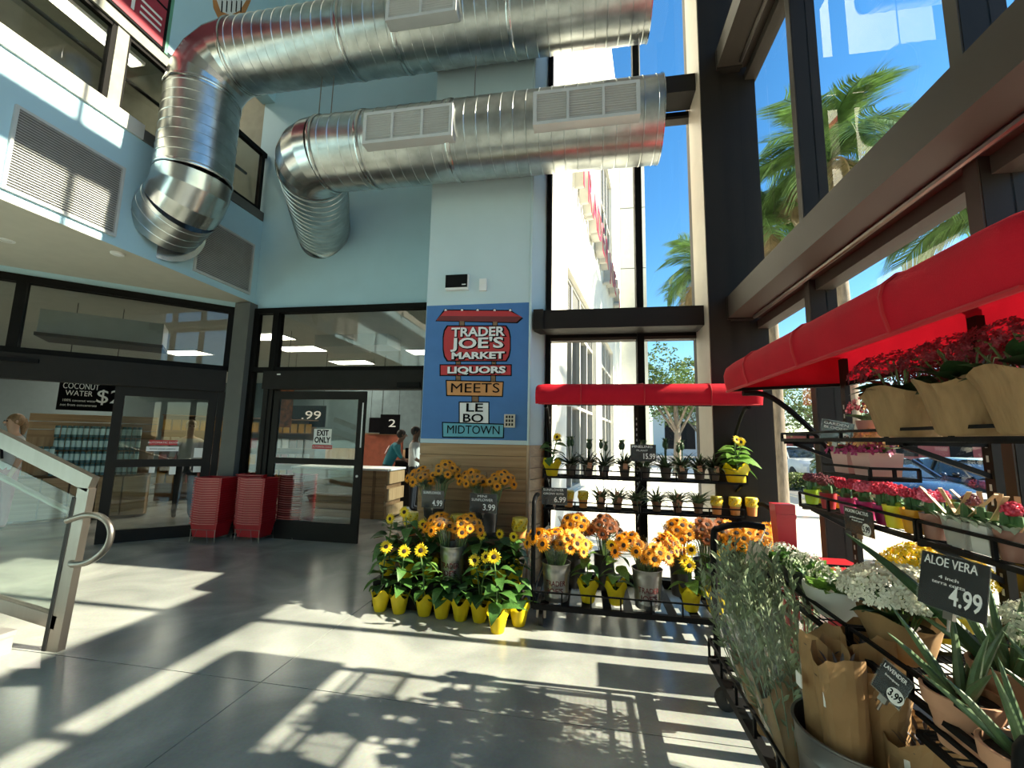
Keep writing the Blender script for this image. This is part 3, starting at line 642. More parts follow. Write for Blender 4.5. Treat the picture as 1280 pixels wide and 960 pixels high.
# ================================================================ OUTSIDE
GZ = -.15
gr = struct('ground', label='sunlit concrete sidewalk and asphalt street outside the glass', cat='ground')
MB().box(-2,5.5,-.3,6.4,40,-.03).box(1.95,-30,-.3,6.4,5.5,-.03).build('sidewalk_bed', MT['pave'], gr)
MB().box(6.4,-60,-.4,160,200,GZ).box(-60,40,-.4,6.4,200,GZ).build('asphalt', MT['asphalt'], gr)
MB().box(6.32,-30,-.3,6.5,40,-.01).build('curb', MT['pave'], gr)
sm_ = MB().box(.004,.004,-.03,1.446,1.446,-.012).mesh('slab', MT['pave'])
for i in range(3):
    for k in range(13): obj('slab', sm_, gr, (1.97+1.45*i, -6+1.45*k, 0))
for i in range(4):
    for k in range(5): obj('slab', sm_, gr, (.2+1.45*i if k else .55+1.45*i, 12.85+1.45*k, 0))

# ---------------------------------------------------------------- white facade running away from the pier
fa = struct('wall_facade', label='sunlit white store facade outside, seen along its length', cat='wall')
FL = 11.95
fw = mat('white stucco', (.80,.78,.70), .8, var=.04, bump=.15, bscale=60)
fgrey = mat('pale grey window frame', (.45,.44,.40), .6, var=.04)
w1t0, w1z1 = onf(709.5,277); w1t1 = 5.1
w1z = min(w1z1, 4.2)
lz, hz_ = onf(758,300), onf(758,232)
def fbox(b, t0, z0, t1, z1, o0, o1):
    P = [fc(t0,z0,o0),fc(t1,z0,o0),fc(t1,z0,o1),fc(t0,z0,o1),fc(t0,z1,o0),fc(t1,z1,o0),fc(t1,z1,o1),fc(t0,z1,o1)]
    return b.add(P, [(0,1,2,3),(7,6,5,4),(4,5,1,0),(5,6,2,1),(6,7,3,2),(7,4,0,3)])
m = MB()
for b in ((.74,0,w1t0,15),(w1t0,0,w1t1,.75),(w1t0,w1z,w1t1,15),(w1t1,0,6.0,15),(6.0,0,8.9,.75),(6.0,w1z,8.9,6.6),(6.0,9.6,8.9,15),(8.9,0,FL,15)): fbox(m, b[0],b[1],b[2],b[3],-.25,0)
m.build('wall_surface', fw, fa)
lou = mat('grey louvre metal', (.30,.30,.29), .5, metal=.3)
def fwin(t0, z0, t1, z1, nv, lband, name='facade_window'):
    f = MB()
    for k in range(nv+1): t = t0+(t1-t0)*k/nv; fbox(f, max(t0,t-.04), z0, min(t1,t+.04), z1, -.2, -.08)
    fbox(f, t0, z0, t1, z0+.06, -.2,-.08); fbox(f, t0, z1-.06, t1, z1, -.2,-.08)
    if lband: fbox(f, t0, z1-lband, t1, z1-lband+.06, -.2,-.08); fbox(f, t0, (z0+z1-lband)/2, t1, (z0+z1-lband)/2+.05, -.2,-.08)
    w_ = f.build('window_frame', fgrey, fa)
    zt = z1-(lband or 0)
    for k in range(nv): fbox(MB(), t0+(t1-t0)*k/nv+.04, z0+.06, t0+(t1-t0)*(k+1)/nv-.04, zt, -.16, -.15).build('pane', glass('facade glass', (.45,.52,.55), 2.2), w_)
    if lband:
        l = MB(); n = 14
        for k in range(n): z = zt+.06+(lband-.12)*k/n; fbox(l, t0+.04, z, t1-.04, z+.02, -.17, -.11)
        l.build('louvres', lou, w_)
fwin(w1t0, .75, w1t1, w1z, 4, .75); fwin(6.0, .75, 8.9, w1z, 4, .75); fwin(6.0, 6.6, 8.9, 9.6, 4, 1.6)
gw = struct('wall_wing', label='pale grey panelled wing closing the white facade', cat='wall')
fe = fc(FL,0); gx1 = ony(807,300,fe.y).x
wing = mat('pale grey panel', (.52,.54,.52), .7, var=.03)
for k in range(6): MB().box(fe.x-.1, fe.y, 2.45*k-.02+.8, gx1, fe.y+3, 2.45*(k+1)-.05+.8).build('panel', wing, gw)
MB().box(fe.x-.1, fe.y, -.1, gx1, fe.y+3, .76).build('plinth', wing, gw); MB().box(fe.x-.1,fe.y+.02,.7,gx1-.02,fe.y+2.9,15.6).build('joint_backing', MT['bronze'], gw)
ls = thing('facade_lettering', 'row of red channel letters spelling the store name on the white facade', 'sign', (0,0,0))
t0, t1 = onf(721,232)[0], 10.3
lred = mat('pink red letter face', (.45,.01,.05), .5, var=.05)
zb = onf(767,372)
LET = "TRADERJOE'S"; fang = math.atan2(FD.y, FD.x)
zl0 = onf(718,230)[1]; zl1 = zb[1]
for k, ch in enumerate(LET):
    t = t0-.35+(zb[0]-t0+.2)*k/10 + (.0 if k < 6 else .12)
    z = (zl0+zl1)/2+.02
    o = text(ch, .95, fc(t,z,.10), (PI/2,0,fang), fgrey, ls, 'letter_return', extrude=.08); text(ch, .95, fc(t,z,.185), (PI/2,0,fang), lred, ls, 'letter_face', extrude=.004)

# ---------------------------------------------------------------- trees
bark = mat('grey brown bark', (.20,.16,.12), .9, var=.3, scale=12, bump=.6, bscale=25, stretch=(1,1,.3))
palmg = mat('palm frond green', (.10,.19,.05), .5, var=.4, scale=5, trans=.3)
palmd = mat('dry palm frond', (.30,.22,.12), .7, var=.3, scale=5, trans=.2)
def frond_mesh(L, m_, rs):
    rnd = random.Random(rs); b = MB(); N = 12; pts = []
    for k in range(N+1): t = k/N; pts.append(Vector((L*t*(1-.22*t*t), 0, L*(.42*t-.80*t*t))))
    b.tube(pts, [.025*(1-.8*k/N)+.004 for k in range(N+1)], 4)
    for k in range(74):
        t = .10+.90*k/74; j = min(N-1, int(t*N)); p = pts[j].lerp(pts[j+1], t*N-j); d = (pts[j+1]-pts[j]).normalized(); l = L*.34*math.sin(PI*min(1,.15+.85*(1-t)**.7))+.12
        for s in (-1,1):
            e = p + d*l*.55 + Vector((0, s*l*.72, -l*(.25+.3*rnd.random()))); q_ = p.lerp(e,.5)+Vector((0,0,l*.12)); wv = d*.011
            b.add([p-wv,p+wv,q_+wv*1.3,e,q_-wv*1.3], [(0,1,2,4),(4,2,3)])
    return b.mesh('frond', m_)
FR = [frond_mesh(1.95, palmg, 1), frond_mesh(1.75, palmg, 2), frond_mesh(1.6, palmd, 3)]
def palm(x, y, zc, lab, s=1.0, sd=0):
    rnd = random.Random(sd); t = thing('palm_tree', lab, 'palm', (x,y,-.03), 0, 'palms along the sidewalk')
    MB().tube([(0,0,0),(.04,.02,zc*.5),(0,0,zc-.5),(0,0,zc+.1)], [.19,.16,.13,.10], 12).build('trunk', bark, t, True)
    for k in range(30):
        a = k*2.4+rnd.random()*.5; el = 1.35-1.95*(k/30)+rnd.uniform(-.12,.12)
        obj('frond', FR[2] if k > 26 else FR[k % 2], t, (0,0,zc+.15), (rnd.uniform(-.3,.3), -el, a), s*rnd.uniform(.9,1.1))
palm(3.95,14.5,7.0,'palm seen through the window beside the corner column',1.0,1)
palm(5.0,12.6,7.5,'palm behind the first bay of the high glass wall',1.0,2)
palm(5.75,10.7,8.2,'tall palm behind the mullion of the high glass wall',1.05,3)
palm(6.2,6.9,4.9,'lower palm whose fronds show between beam and red awning',.95,4)
leafm = [mat('tree leaves', (.075,.13,.035), .6, var=.5, scale=1.5, trans=.3), mat('pale tree leaves', (.14,.19,.06), .6, var=.5, scale=1.5, trans=.3)]
def tree(x, y, h, r, lab, n, mi, sd, cat='tree', trunk=True, name='leafy_tree', group='trees across the street', sz=.16, sq=.75):
    rnd = random.Random(sd); t = thing(name, lab, cat, (x,y,GZ), 0, group); b = MB()
    if trunk:
        k_ = MB(); k_.tube([(0,0,0),(.1,0,h*.35),(0,.1,h*.75)], [.2,.15,.06], 8)
        for j in range(5): a = j*1.3; k_.tube([(.06,0,h*.32+.1*j),(r*.4*math.cos(a),r*.4*math.sin(a),h*.6),(r*.7*math.cos(a),r*.7*math.sin(a),h*.8)], [.08,.05,.02], 6)
        k_.build('trunk', bark, t, True)
    cl = [(rnd.gauss(0,.42)*r, rnd.gauss(0,.42)*r, h*.72+rnd.gauss(0,.3)*r*sq, r*rnd.uniform(.22,.42)) for _ in range(16)] if trunk else None
    for _ in range(n):
        if trunk:
            c = cl[rnd.randrange(16)]; v = Vector((rnd.gauss(0,1),rnd.gauss(0,1),rnd.gauss(0,1))).normalized()*c[3]*rnd.uniform(.6,1.05); p = Vector((c[0],c[1],c[2]))+v
        else: p = Vector((rnd.uniform(-1,1)*r, rnd.uniform(-.35,.35), h*rnd.random()**.7)); 
        d = Vector((rnd.gauss(0,1),rnd.gauss(0,1),rnd.gauss(0,.7)-.2)).normalized(); s = d.cross(Vector((rnd.gauss(0,1),rnd.gauss(0,1),rnd.gauss(0,1)))).normalized(); L = sz*rnd.uniform(.7,1.4)
        b.add([p,p+d*L*.5+s*L*.28,p+d*L,p+d*L*.5-s*L*.28], [(0,1,2,3)])
    f = b.build('foliage', leafm[mi], t); f['kind'] = 'stuff'
tree(4.2,22,6.0,2.4,'street tree framed in the window pane beside the corner column',5000,0,11)
tree(7.0,29,6.2,3.0,'broad tree behind the palm beyond the window',4500,0,12)
tree(10.2,30,6.5,3.4,'tree behind the white car, seen under the back awning corner',5000,1,13)
tree(13.0,26,6.0,3.0,'tree just right of the white car behind the mullion',4500,1,14)
tree(19,22,6.5,3.6,'tree far across the street above the dark cars',4000,1,15)
tree(27,20,7,4,'farthest tree, above the black sedan',3500,0,16)
tree(2.6,34,8,4,'tree at the end of the grey wing',4000,0,17)
tree(7.6,18.6,.62,1.5,'low clipped hedge in front of the white car',2600,1,18,'hedge',False,'hedge','hedges by the street',.12)
tree(10.6,19.0,.6,1.3,'low hedge running on behind the mullion',2000,0,19,'hedge',False,'hedge','hedges by the street',.12)
for (x0,y0,x1,y1,h,c,lab) in ((14,46,40,52,2.6,(.45,.10,.08),'long low red building far down the street'),(10,60,22,70,6,(.62,.62,.58),'pale far building behind the street trees'),(46,-6,54,44,5.5,(.55,.53,.48),'long pale building far across the street')):
    t = thing('far_building', lab, 'building', ((x0+x1)/2,(y0+y1)/2,GZ)); a, b = (x1-x0)/2, (y1-y0)/2
    MB().box(-a,-b,0,a,b,h).build('wall', mat('far wall', c, .8, var=.05), t); MB().box(-a-.2,-b-.2,h,a+.2,b+.2,h+.3).build('roof', MT['bronze2'], t)
    n = 6
    for k in range(n):
        if a > b: x = -a+2*a*(k+.5)/n; MB().box(x-.9,-b-.03,.9,x+.9,-b+.02,h*.75).build('window', MT['bronze'], t)
        else: y = -b+2*b*(k+.5)/n; MB().box(-a-.03,y-1.5,.9,-a+.02,y+1.5,h*.75).build('window', MT['bronze'], t)

# ---------------------------------------------------------------- cars (nose towards -y)
carglass = mat('dark car glass', (.02,.03,.04), .06, var=.05, spec=.8)
tyre, rim = MT['rubber'], mat('alloy rim', (.5,.5,.52), .3, metal=.9)
def car(name, x, y, paint, lab, suv=False, sd=0):
    t = thing(name, lab, 'car', (x,y,GZ), 0, 'cars parked along the street')
    W = .90; H = 1.62 if suv else 1.43; b = MB()
    #  station along y, half width, sill z, shoulder z
    ST = [(-2.30,.62,.34,.62),(-2.15,.80,.24,.74),(-1.6,.88,.22,.86),(-.85,.90,.22,.94),(0,.91,.22,.97),(.9,.91,.22,.99),(1.7,.88,.24,1.0),(2.15,.80,.30,.98),(2.28,.70,.40,.90)]
    if suv: ST = [(a,w_,s+.04,z+.1) for a,w_,s,z in ST]
    rows = []
    for (a,w_,s,z) in ST: rows.append([(-w_*.93,a,s),(-w_,a,s+(z-s)*.45),(-w_*.98,a,s+(z-s)*.8),(-w_*.86,a,z),(0,a,z+.03),(w_*.86,a,z),(w_*.98,a,s+(z-s)*.8),(w_,a,s+(z-s)*.45),(w_*.93,a,s)])
    vs = [p for r in rows for p in r]; n = 9
    fs = [(k*n+j,k*n+j+1,(k+1)*n+j+1,(k+1)*n+j) for k in range(len(rows)-1) for j in range(n-1)] + [tuple(range(n)), tuple((len(rows)-1)*n+j for j in range(n-1,-1,-1))]
    fs += [(k*n,(k+1)*n,(k+1)*n+n-1,k*n+n-1) for k in range(len(rows)-1)]
    b.add(vs, fs); body = b.build('body', paint, t, True)
    g = MB(); S2 = [(-.95,.74,.95,.96),(-.25,.66,.97,H-.04),(.45,.65,.98,H),(1.15 if not suv else 1.6,.64,.99,H-.05),(1.95 if not suv else 2.12,.72,.98,1.0)]
    vs = []
    for (a,w_,z0,z1) in S2: vs += [(-.82,a,z0),(-w_*.98,a,z1-.03),(-w_*.8,a,z1),(w_*.8,a,z1),(w_*.98,a,z1-.03),(.82,a,z0)]
    fs = [(k*6+j,k*6+j+1,(k+1)*6+j+1,(k+1)*6+j) for k in range(4) for j in range(5)]
    g.add(vs, fs); g.build('cabin_glass', carglass, t, True)
    r = MB(); vs = []
    for (a,w_,z1) in ((-.30,.63,H-.035),(.45,.63,H+.012),(1.20 if not suv else 1.65,.61,H-.035)): vs += [(-w_,a,z1-.025),(-w_*.8,a,z1+.008),(w_*.8,a,z1+.008),(w_,a,z1-.025)]
    r.add(vs, [(k*4+j,k*4+j+1,(k+1)*4+j+1,(k+1)*4+j) for k in range(2) for j in range(3)]); r.build('roof', paint, t, True)
    for sx in (-1,1):
        p_ = MB(); p_.bar((sx*.80,-.93,.97),(sx*.65,-.25,H-.05),.05,.05).bar((sx*.82,.42,.98),(sx*.66,.42,H-.03),.06,.04).bar((sx*.80,S2[4][0],1.0),(sx*.63,S2[3][0],H-.07),.09,.06); p_.build('pillar', paint, t)
        m_ = MB(); m_.ball((sx*1.0,-.72,1.03),.09,8,5,(1,.7,.75)); m_.build('mirror', paint, t, True)
        for yy in (-1.42,1.38):
            o = MB().lathe([(.20,-.10),(.31,-.11),(.335,-.06),(.335,.06),(.31,.11),(.20,.10)], 20).build('wheel', tyre, t, True, (sx*.80,yy,.335), (0,PI/2,0))
            MB().lathe([(0,.085),(.20,.095),(.215,.07)], 10, cap0=False).lathe([(.215,-.07),(.20,-.095),(0,-.085)], 10, cap0=False).build('rim', rim, o)
        MB().obox((sx*.62,-2.20,.66+(.1 if suv else 0)), (.15,.04*sx,0), (.02,-.06,0), (0,0,.06)).build('headlamp', MT['whitemetal'], t)
    MB().box(-.35,-2.325,.40,.35,-2.29,.58).build('grille', MT['black'], t)
cw = mat('white car paint', (.72,.73,.72), .2, var=.02); ck = mat('black car paint', (.012,.014,.02), .12, var=.05); cb = mat('dark blue car paint', (.015,.03,.07), .12, var=.05); cg = mat('grey car paint', (.09,.10,.11), .15, var=.05)
car('suv', 10.9, 25.2, cw, 'white car parked behind the low hedge across the street', True)
car('sedan', 8.0, 13.7, cb, 'dark blue sedan parked nearest the glass, hood toward the viewer')
car('sedan', 10.5, 14.0, ck, 'black sedan behind the blue sedan, its side windows in view')
car('sedan', 10.3, 18.8, cg, 'dark grey car behind the blue sedan, half hidden by the mullion')
# ================================================================ THE STORE BEHIND THE TWO ENTRANCES
sc_ = MB(); sc_.prism([(-16,2.2,3.80),(e0.x,e0.y,3.80),(-5.63,6.10,3.80),(-1.7,6.2,3.80),(-.35,7,3.80),(1.0,17,3.80),(-16,17,3.80)], (0,0,.1))
sc_ = sc_.build('ceiling_store', mat('store ceiling tiles', (.62,.60,.55), .8, var=.04)); tag(sc_, 'grey store ceiling with lit rectangular panels behind the doors', 'ceiling', None, 'structure')
wsx = struct('wall_store', label='blue and pine inner walls of the store', cat='wall')
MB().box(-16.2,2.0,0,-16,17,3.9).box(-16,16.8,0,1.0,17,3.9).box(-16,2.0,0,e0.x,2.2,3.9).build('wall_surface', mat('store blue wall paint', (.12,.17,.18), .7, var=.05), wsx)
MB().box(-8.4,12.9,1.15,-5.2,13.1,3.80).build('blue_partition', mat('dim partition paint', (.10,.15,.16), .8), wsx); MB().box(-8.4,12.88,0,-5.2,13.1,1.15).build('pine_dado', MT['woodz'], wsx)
MB().box(-3.0,11.2,0,-2.3,11.9,3.80).build('column', MT['wallpale'], wsx)
LP = [(375,436),(440,453),(330,421),(540,440),(105,412),(232,441),(400,470),(60,470),(20,450),(170,455),(420,476),(480,462)]  # panels out of view are extras added to brighten the store
for k, (px, py) in enumerate(LP):
    p = onz(px, py, 3.775)
    if p.y > 16 or p.y < 0 or p.x < -15: continue
    o = thing('ceiling_light', 'lit rectangular store ceiling panel, %s' % ['above the exit transom centre','above the exit transom right of centre','above the narrow side light','hidden beside the pier','above the entrance transom','at the right of the entrance transom','added deep above the exit door','above the entrance header','at the far left above the entrance','above the entrance header centre','added deep beyond the exit door','added deep above the open exit'][k], 'light', (p.x,p.y,3.775), 0, 'lit panels of the store ceiling')
    MB().box(-.6,-.3,-.005,.6,.3,.0).build('diffuser', MT['light'], o)
    MB().box(-.63,-.33,-.012,-.6,.33,.03).box(.6,-.33,-.012,.63,.33,.03).box(-.6,-.33,-.012,.6,-.3,.03).box(-.6,.3,-.012,.6,.33,.03).build('frame', MT['whitemetal'], o)
a, b = ony(396,395,8.6), ony(468,432,8.6)
t = thing('store_duct', 'pale square duct hanging behind the exit transom', 'duct', ((a.x+b.x)/2,8.6,b.z)); w_ = (b.x-a.x)/2
MB().box(-w_,0,0,w_*.3,.8,a.z-b.z).build('trunk', MT['grille'], t); MB().box(w_*.3,.0,.02,w_*1.4,.7,(a.z-b.z)*.95).build('branch', MT['whitemetal'], t)
t = thing('store_duct', 'long pale duct hanging behind the entrance transom', 'duct', dg(-.35,2.98,-1.1), AD)
MB().box(-.75,-.3,0,.70,.3,.36).build('trunk', MT['grille'], t); MB().box(-.77,-.32,-.05,.72,.32,0).build('bottom_trim', MT['bronze2'], t)

# carton shelf seen through the entrance
OS = -2.3
def dl(px, py, o=OS): return ond(px, py, o)
sh = thing('carton_display', 'pine display shelf stacked with teal cartons behind the entrance', 'shelf', dg(0,0,OS), AD)
sL, zT = dl(30,514); sR, zB = dl(196,514)
def sbx(b, s0, z0, s1, z1, d0, d1): return b.box(s0, -d1, z0, s1, -d0, z1)      # d measured into the lobby
rows = [dl(100,y)[1] for y in (547,562.5,579,594.5)]
for k in range(3): sbx(MB(), sL, zT-.14*(k+1)+.01-.02, sR, zT-.14*k-.02, -.32, -.28).build('back_plank', MT['wood'], sh)
sbx(MB(), sL, .0, sR, zT-.42, -.31, -.29).build('back_panel', MT['woodz'], sh)
for k, z in enumerate(rows): sbx(MB(), dl(66,560)[0] if k < 3 else sL, z-.012, sR, z, -.28, -.10).build('shelf_board', MT['woodd'], sh)
zlow = rows[3]-.02
for k in range(5): s0 = sL+(sR-sL)*k/5; sbx(MB(), s0+.01, .05, s0+(sR-sL)/5-.01, zlow-.01, -.25, .03).build('crate_front', MT['wood'], sh)
can_l = mat('pale teal label', (.45,.64,.64), .5, var=.15); can_d = mat('dark teal carton', (.05,.14,.15), .5, var=.15)
cm = MB(); ch_ = (rows[0]-rows[1])*.94; dsp = (dl(127,555)[0]-dl(70,555)[0])/8; cr = dsp*.47
cm.lathe([(cr,0),(cr,ch_*.25)], 10); cm.i = 1; cm.lathe([(cr*1.01,ch_*.25),(cr*1.01,ch_*.8)], 10, cap0=False); cm.i = 0; cm.lathe([(cr,ch_*.8),(cr*.9,ch_),(0.001,ch_)], 10, cap0=False)
cme = cm.mesh('carton', [can_d, can_l], True)
names = ['top','second','third','lowest']; ORN = ['first','second','third','fourth','fifth','sixth','seventh','eighth','ninth','tenth','eleventh','twelfth','thirteenth','fourteenth','fifteenth','sixteenth','seventeenth','eighteenth']
s00 = dl(70,547)[0]
for r_, z in enumerate(rows):
    for k in range(16):
        o = obj('drink_carton', cme, None, dg(s00+dsp*k, z, OS-.04+random.uniform(-.02,.02)), (0,0,random.random()*6))
        tag(o, 'teal drink carton, %s from the left in the %s row behind the entrance' % (ORN[k], names[r_]), 'carton', 'teal cartons, %s row' % names[r_])
z2 = dl(50,573)[1]; sbx(MB(), sL, z2-.022, dl(66,560)[0], z2, -.28, .25).build('side_board', MT['woodd'], sh)
for k in range(5): tag(obj('drink_carton', cme, None, dg(dl(36,573)[0]+dsp*k, z2, OS+.12)), 'teal drink carton, %s from the left on the short side board' % ORN[k], 'carton', 'teal cartons on the side board')
p = dl(113,494)
t = thing('hanging_sign', 'black chalk sign for coconut water hanging over the carton shelf', 'sign', dg(p[0],p[1],OS+.1), AD)
wS = dl(150,490)[0]-dl(76,490)[0]; hS = dl(100,474)[1]-dl(100,514)[1]
MB().box(-wS/2,-.012,-hS/2,wS/2,.012,hS/2).build('board', MT['board'], t)
fit(text('COCONUT', .15, (-wS*.14,-.014,hS*.24), (PI/2,0,0), MT['chalk'], t), wS*.6); fit(text('WATER', .13, (-wS*.16,-.014,hS*.02), (PI/2,0,0), MT['chalk'], t), wS*.45)
fit(text('100% coconut water', .06, (-wS*.14,-.014,-hS*.2), (PI/2,0,0), MT['chalk'], t), wS*.55); fit(text('not from concentrate', .06, (-wS*.14,-.014,-hS*.34), (PI/2,0,0), MT['chalk'], t), wS*.6)
text('$2', .34, (wS*.35,-.014,-.03), (PI/2,0,0), MT['chalk'], t)
for s in (-1,1): MB().tube([(s*wS*.4,0,hS/2),(s*wS*.4,0,3.8-p[1])], .006, 5).build('cord', MT['black'], t)
# shelves farther in, with amber and dark goods, behind the entrance glass
OS2 = -4.6
t = thing('store_shelf', 'dark store shelf with amber boxes far behind the entrance glass', 'shelf', dg(1.6,0,OS2), AD)
MB().box(-1.5,-.02,0,1.8,.02,1.95).build('back_panel', MT['woodd'], t)
for z in (.4,.8,1.2,1.6,1.95): MB().box(-1.5,-.3,z-.02,1.8,0,z).build('shelf_board', MT['woodd'], t)
amb = [mat('amber box', (.35,.19,.03), .6), mat('dark red box', (.20,.03,.03), .6), mat('pale box', (.35,.35,.32), .6), mat('brown box', (.13,.07,.04), .6)]
bm_ = [MB().box(-.07,-.1,0,.07,.1,.24).mesh('box', a_) for a_ in amb]
for r_, z in enumerate((.4,.8,1.2,1.6)):
    for k in range(18):
        tag(obj('product_box', bm_[(k//3+r_) % 4 if r_ < 3 else 0], None, dg(1.6-1.4+.175*k, z, OS2+.14), (0,0,AD)), '%s product box, %s from the left, %s board of the far dark shelf' % (('amber','dark red','pale','brown')[(k//3+r_) % 4 if r_ < 3 else 0], ORN[k], ('lowest','second','third','upper')[r_]), 'box', 'boxes on the far shelf, %s board' % ('lowest','second','third','upper')[r_])

# checkout counter seen through the exit
xa, xb = ony(364,620,7.8).x, ony(484,620,7.8).x
t = thing('checkout_counter', 'pine plank checkout counter behind the exit door', 'counter', ((xa+xb)/2,7.8,0)); w_ = (xb-xa)/2
for k in range(6): MB().box(-w_,-.02-.004*(k%2),.15*k+.005,w_-.05,.02,.15*k+.145).build('front_plank', MT['wood'], t)
for k in range(3): MB().box(w_-.05,.0,.32*k+.01,w_,.75,.32*k+.24).build('side_plank', MT['woodz'], t)
MB().box(-w_,.02,0,w_-.05,.7,.88).build('carcass', MT['woodd'], t); MB().box(-w_-.02,-.05,.90,w_+.02,.75,.935).build('counter_top', MT['white'], t)
MB().box(w_-.30,-.03,0,w_-.24,-.0,.9).build('corner_post', MT['woodd'], t)
def hung(px0, py0, px1, py1, Y, lab, txt, sub=None, col='board'):
    a, b = ony(px0,py0,Y), ony(px1,py1,Y); t = thing('price_board', lab, 'sign', ((a.x+b.x)/2,Y,(a.z+b.z)/2)); w_, h = (b.x-a.x), (a.z-b.z)
    MB().box(-w_/2,-.012,-h/2,w_/2,.012,h/2).build('board', MT[col], t)
    if txt: fit(text(txt, h*.55, (w_*.12,-.014,.02), (PI/2,0,0), MT['chalk'], t), w_*.6)
    for s in (-1,1): MB().tube([(s*w_*.42,0,h/2),(s*w_*.42,0,3.8-(a.z+b.z)/2)], .006, 5).build('cord', MT['black'], t)
hung(362,507,406,534,10.6,'black price board reading .99 behind the exit door glass','.99')
hung(476,518,499,543,11.0,'black price board with large numeral seen in the open exit','2')
hung(462,522,477,541,11.4,'dark menu board left of the numeral board in the open exit','')
a, b = ony(458,543,11.6), ony(488,590,11.6)
t = thing('red_display', 'brick red display panel behind the person in teal', 'display', ((a.x+b.x)/2,11.6,0)); MB().box(-.7,0,0,.7,.1,a.z).build('panel', mat('brick red', (.25,.06,.03), .7, var=.2), t); MB().box(-.75,-.02,a.z,.75,.12,a.z+.04).build('cap', MT['woodd'], t)
a = ony(512,590,9.6); t = thing('register_stand', 'dark register stand between the two people', 'stand', (a.x,9.6,0)); MB().box(-.28,-.2,0,.28,.2,.98).build('cabinet', MT['bronze'], t); MB().box(-.32,-.24,.98,.32,.24,1.02).build('top', MT['bronze2'], t); MB().box(-.12,-.03,1.05,.14,0,1.3).build('screen', MT['black'], t); MB().tube([(0,0,1.02),(0,0,1.15)], .02, 8).build('screen_arm', MT['steel'], t)
a = ony(521,530,11); t = thing('fire_extinguisher_sign', 'small red alarm box on the pale store column', 'alarm', (-2.62,11.19,2.0)); MB().box(-.07,-.05,0,.07,0,.2).build('box', MT['redplastic'], t); MB().box(-.05,-.055,.06,.05,-.05,.1).build('label', MT['paper'], t)
a, b = ony(308,478,7.2), ony(319,530,7.2)
t = thing('orange_banner', 'orange and brown hanging banner behind the narrow side light', 'banner', (a.x+.1,8.2,0)); MB().box(-.18,0,1.7,.18,.01,2.75).build('cloth', mat('orange brown print', (.40,.10,.02), .7, var=.7, scale=9), t); MB().tube([(-.2,0,2.76),(.2,0,2.76)], .012, 6).build('rod', MT['steel'], t); MB().tube([(0,0,2.76),(0,0,3.8)], .005, 5).build('cord', MT['black'], t)

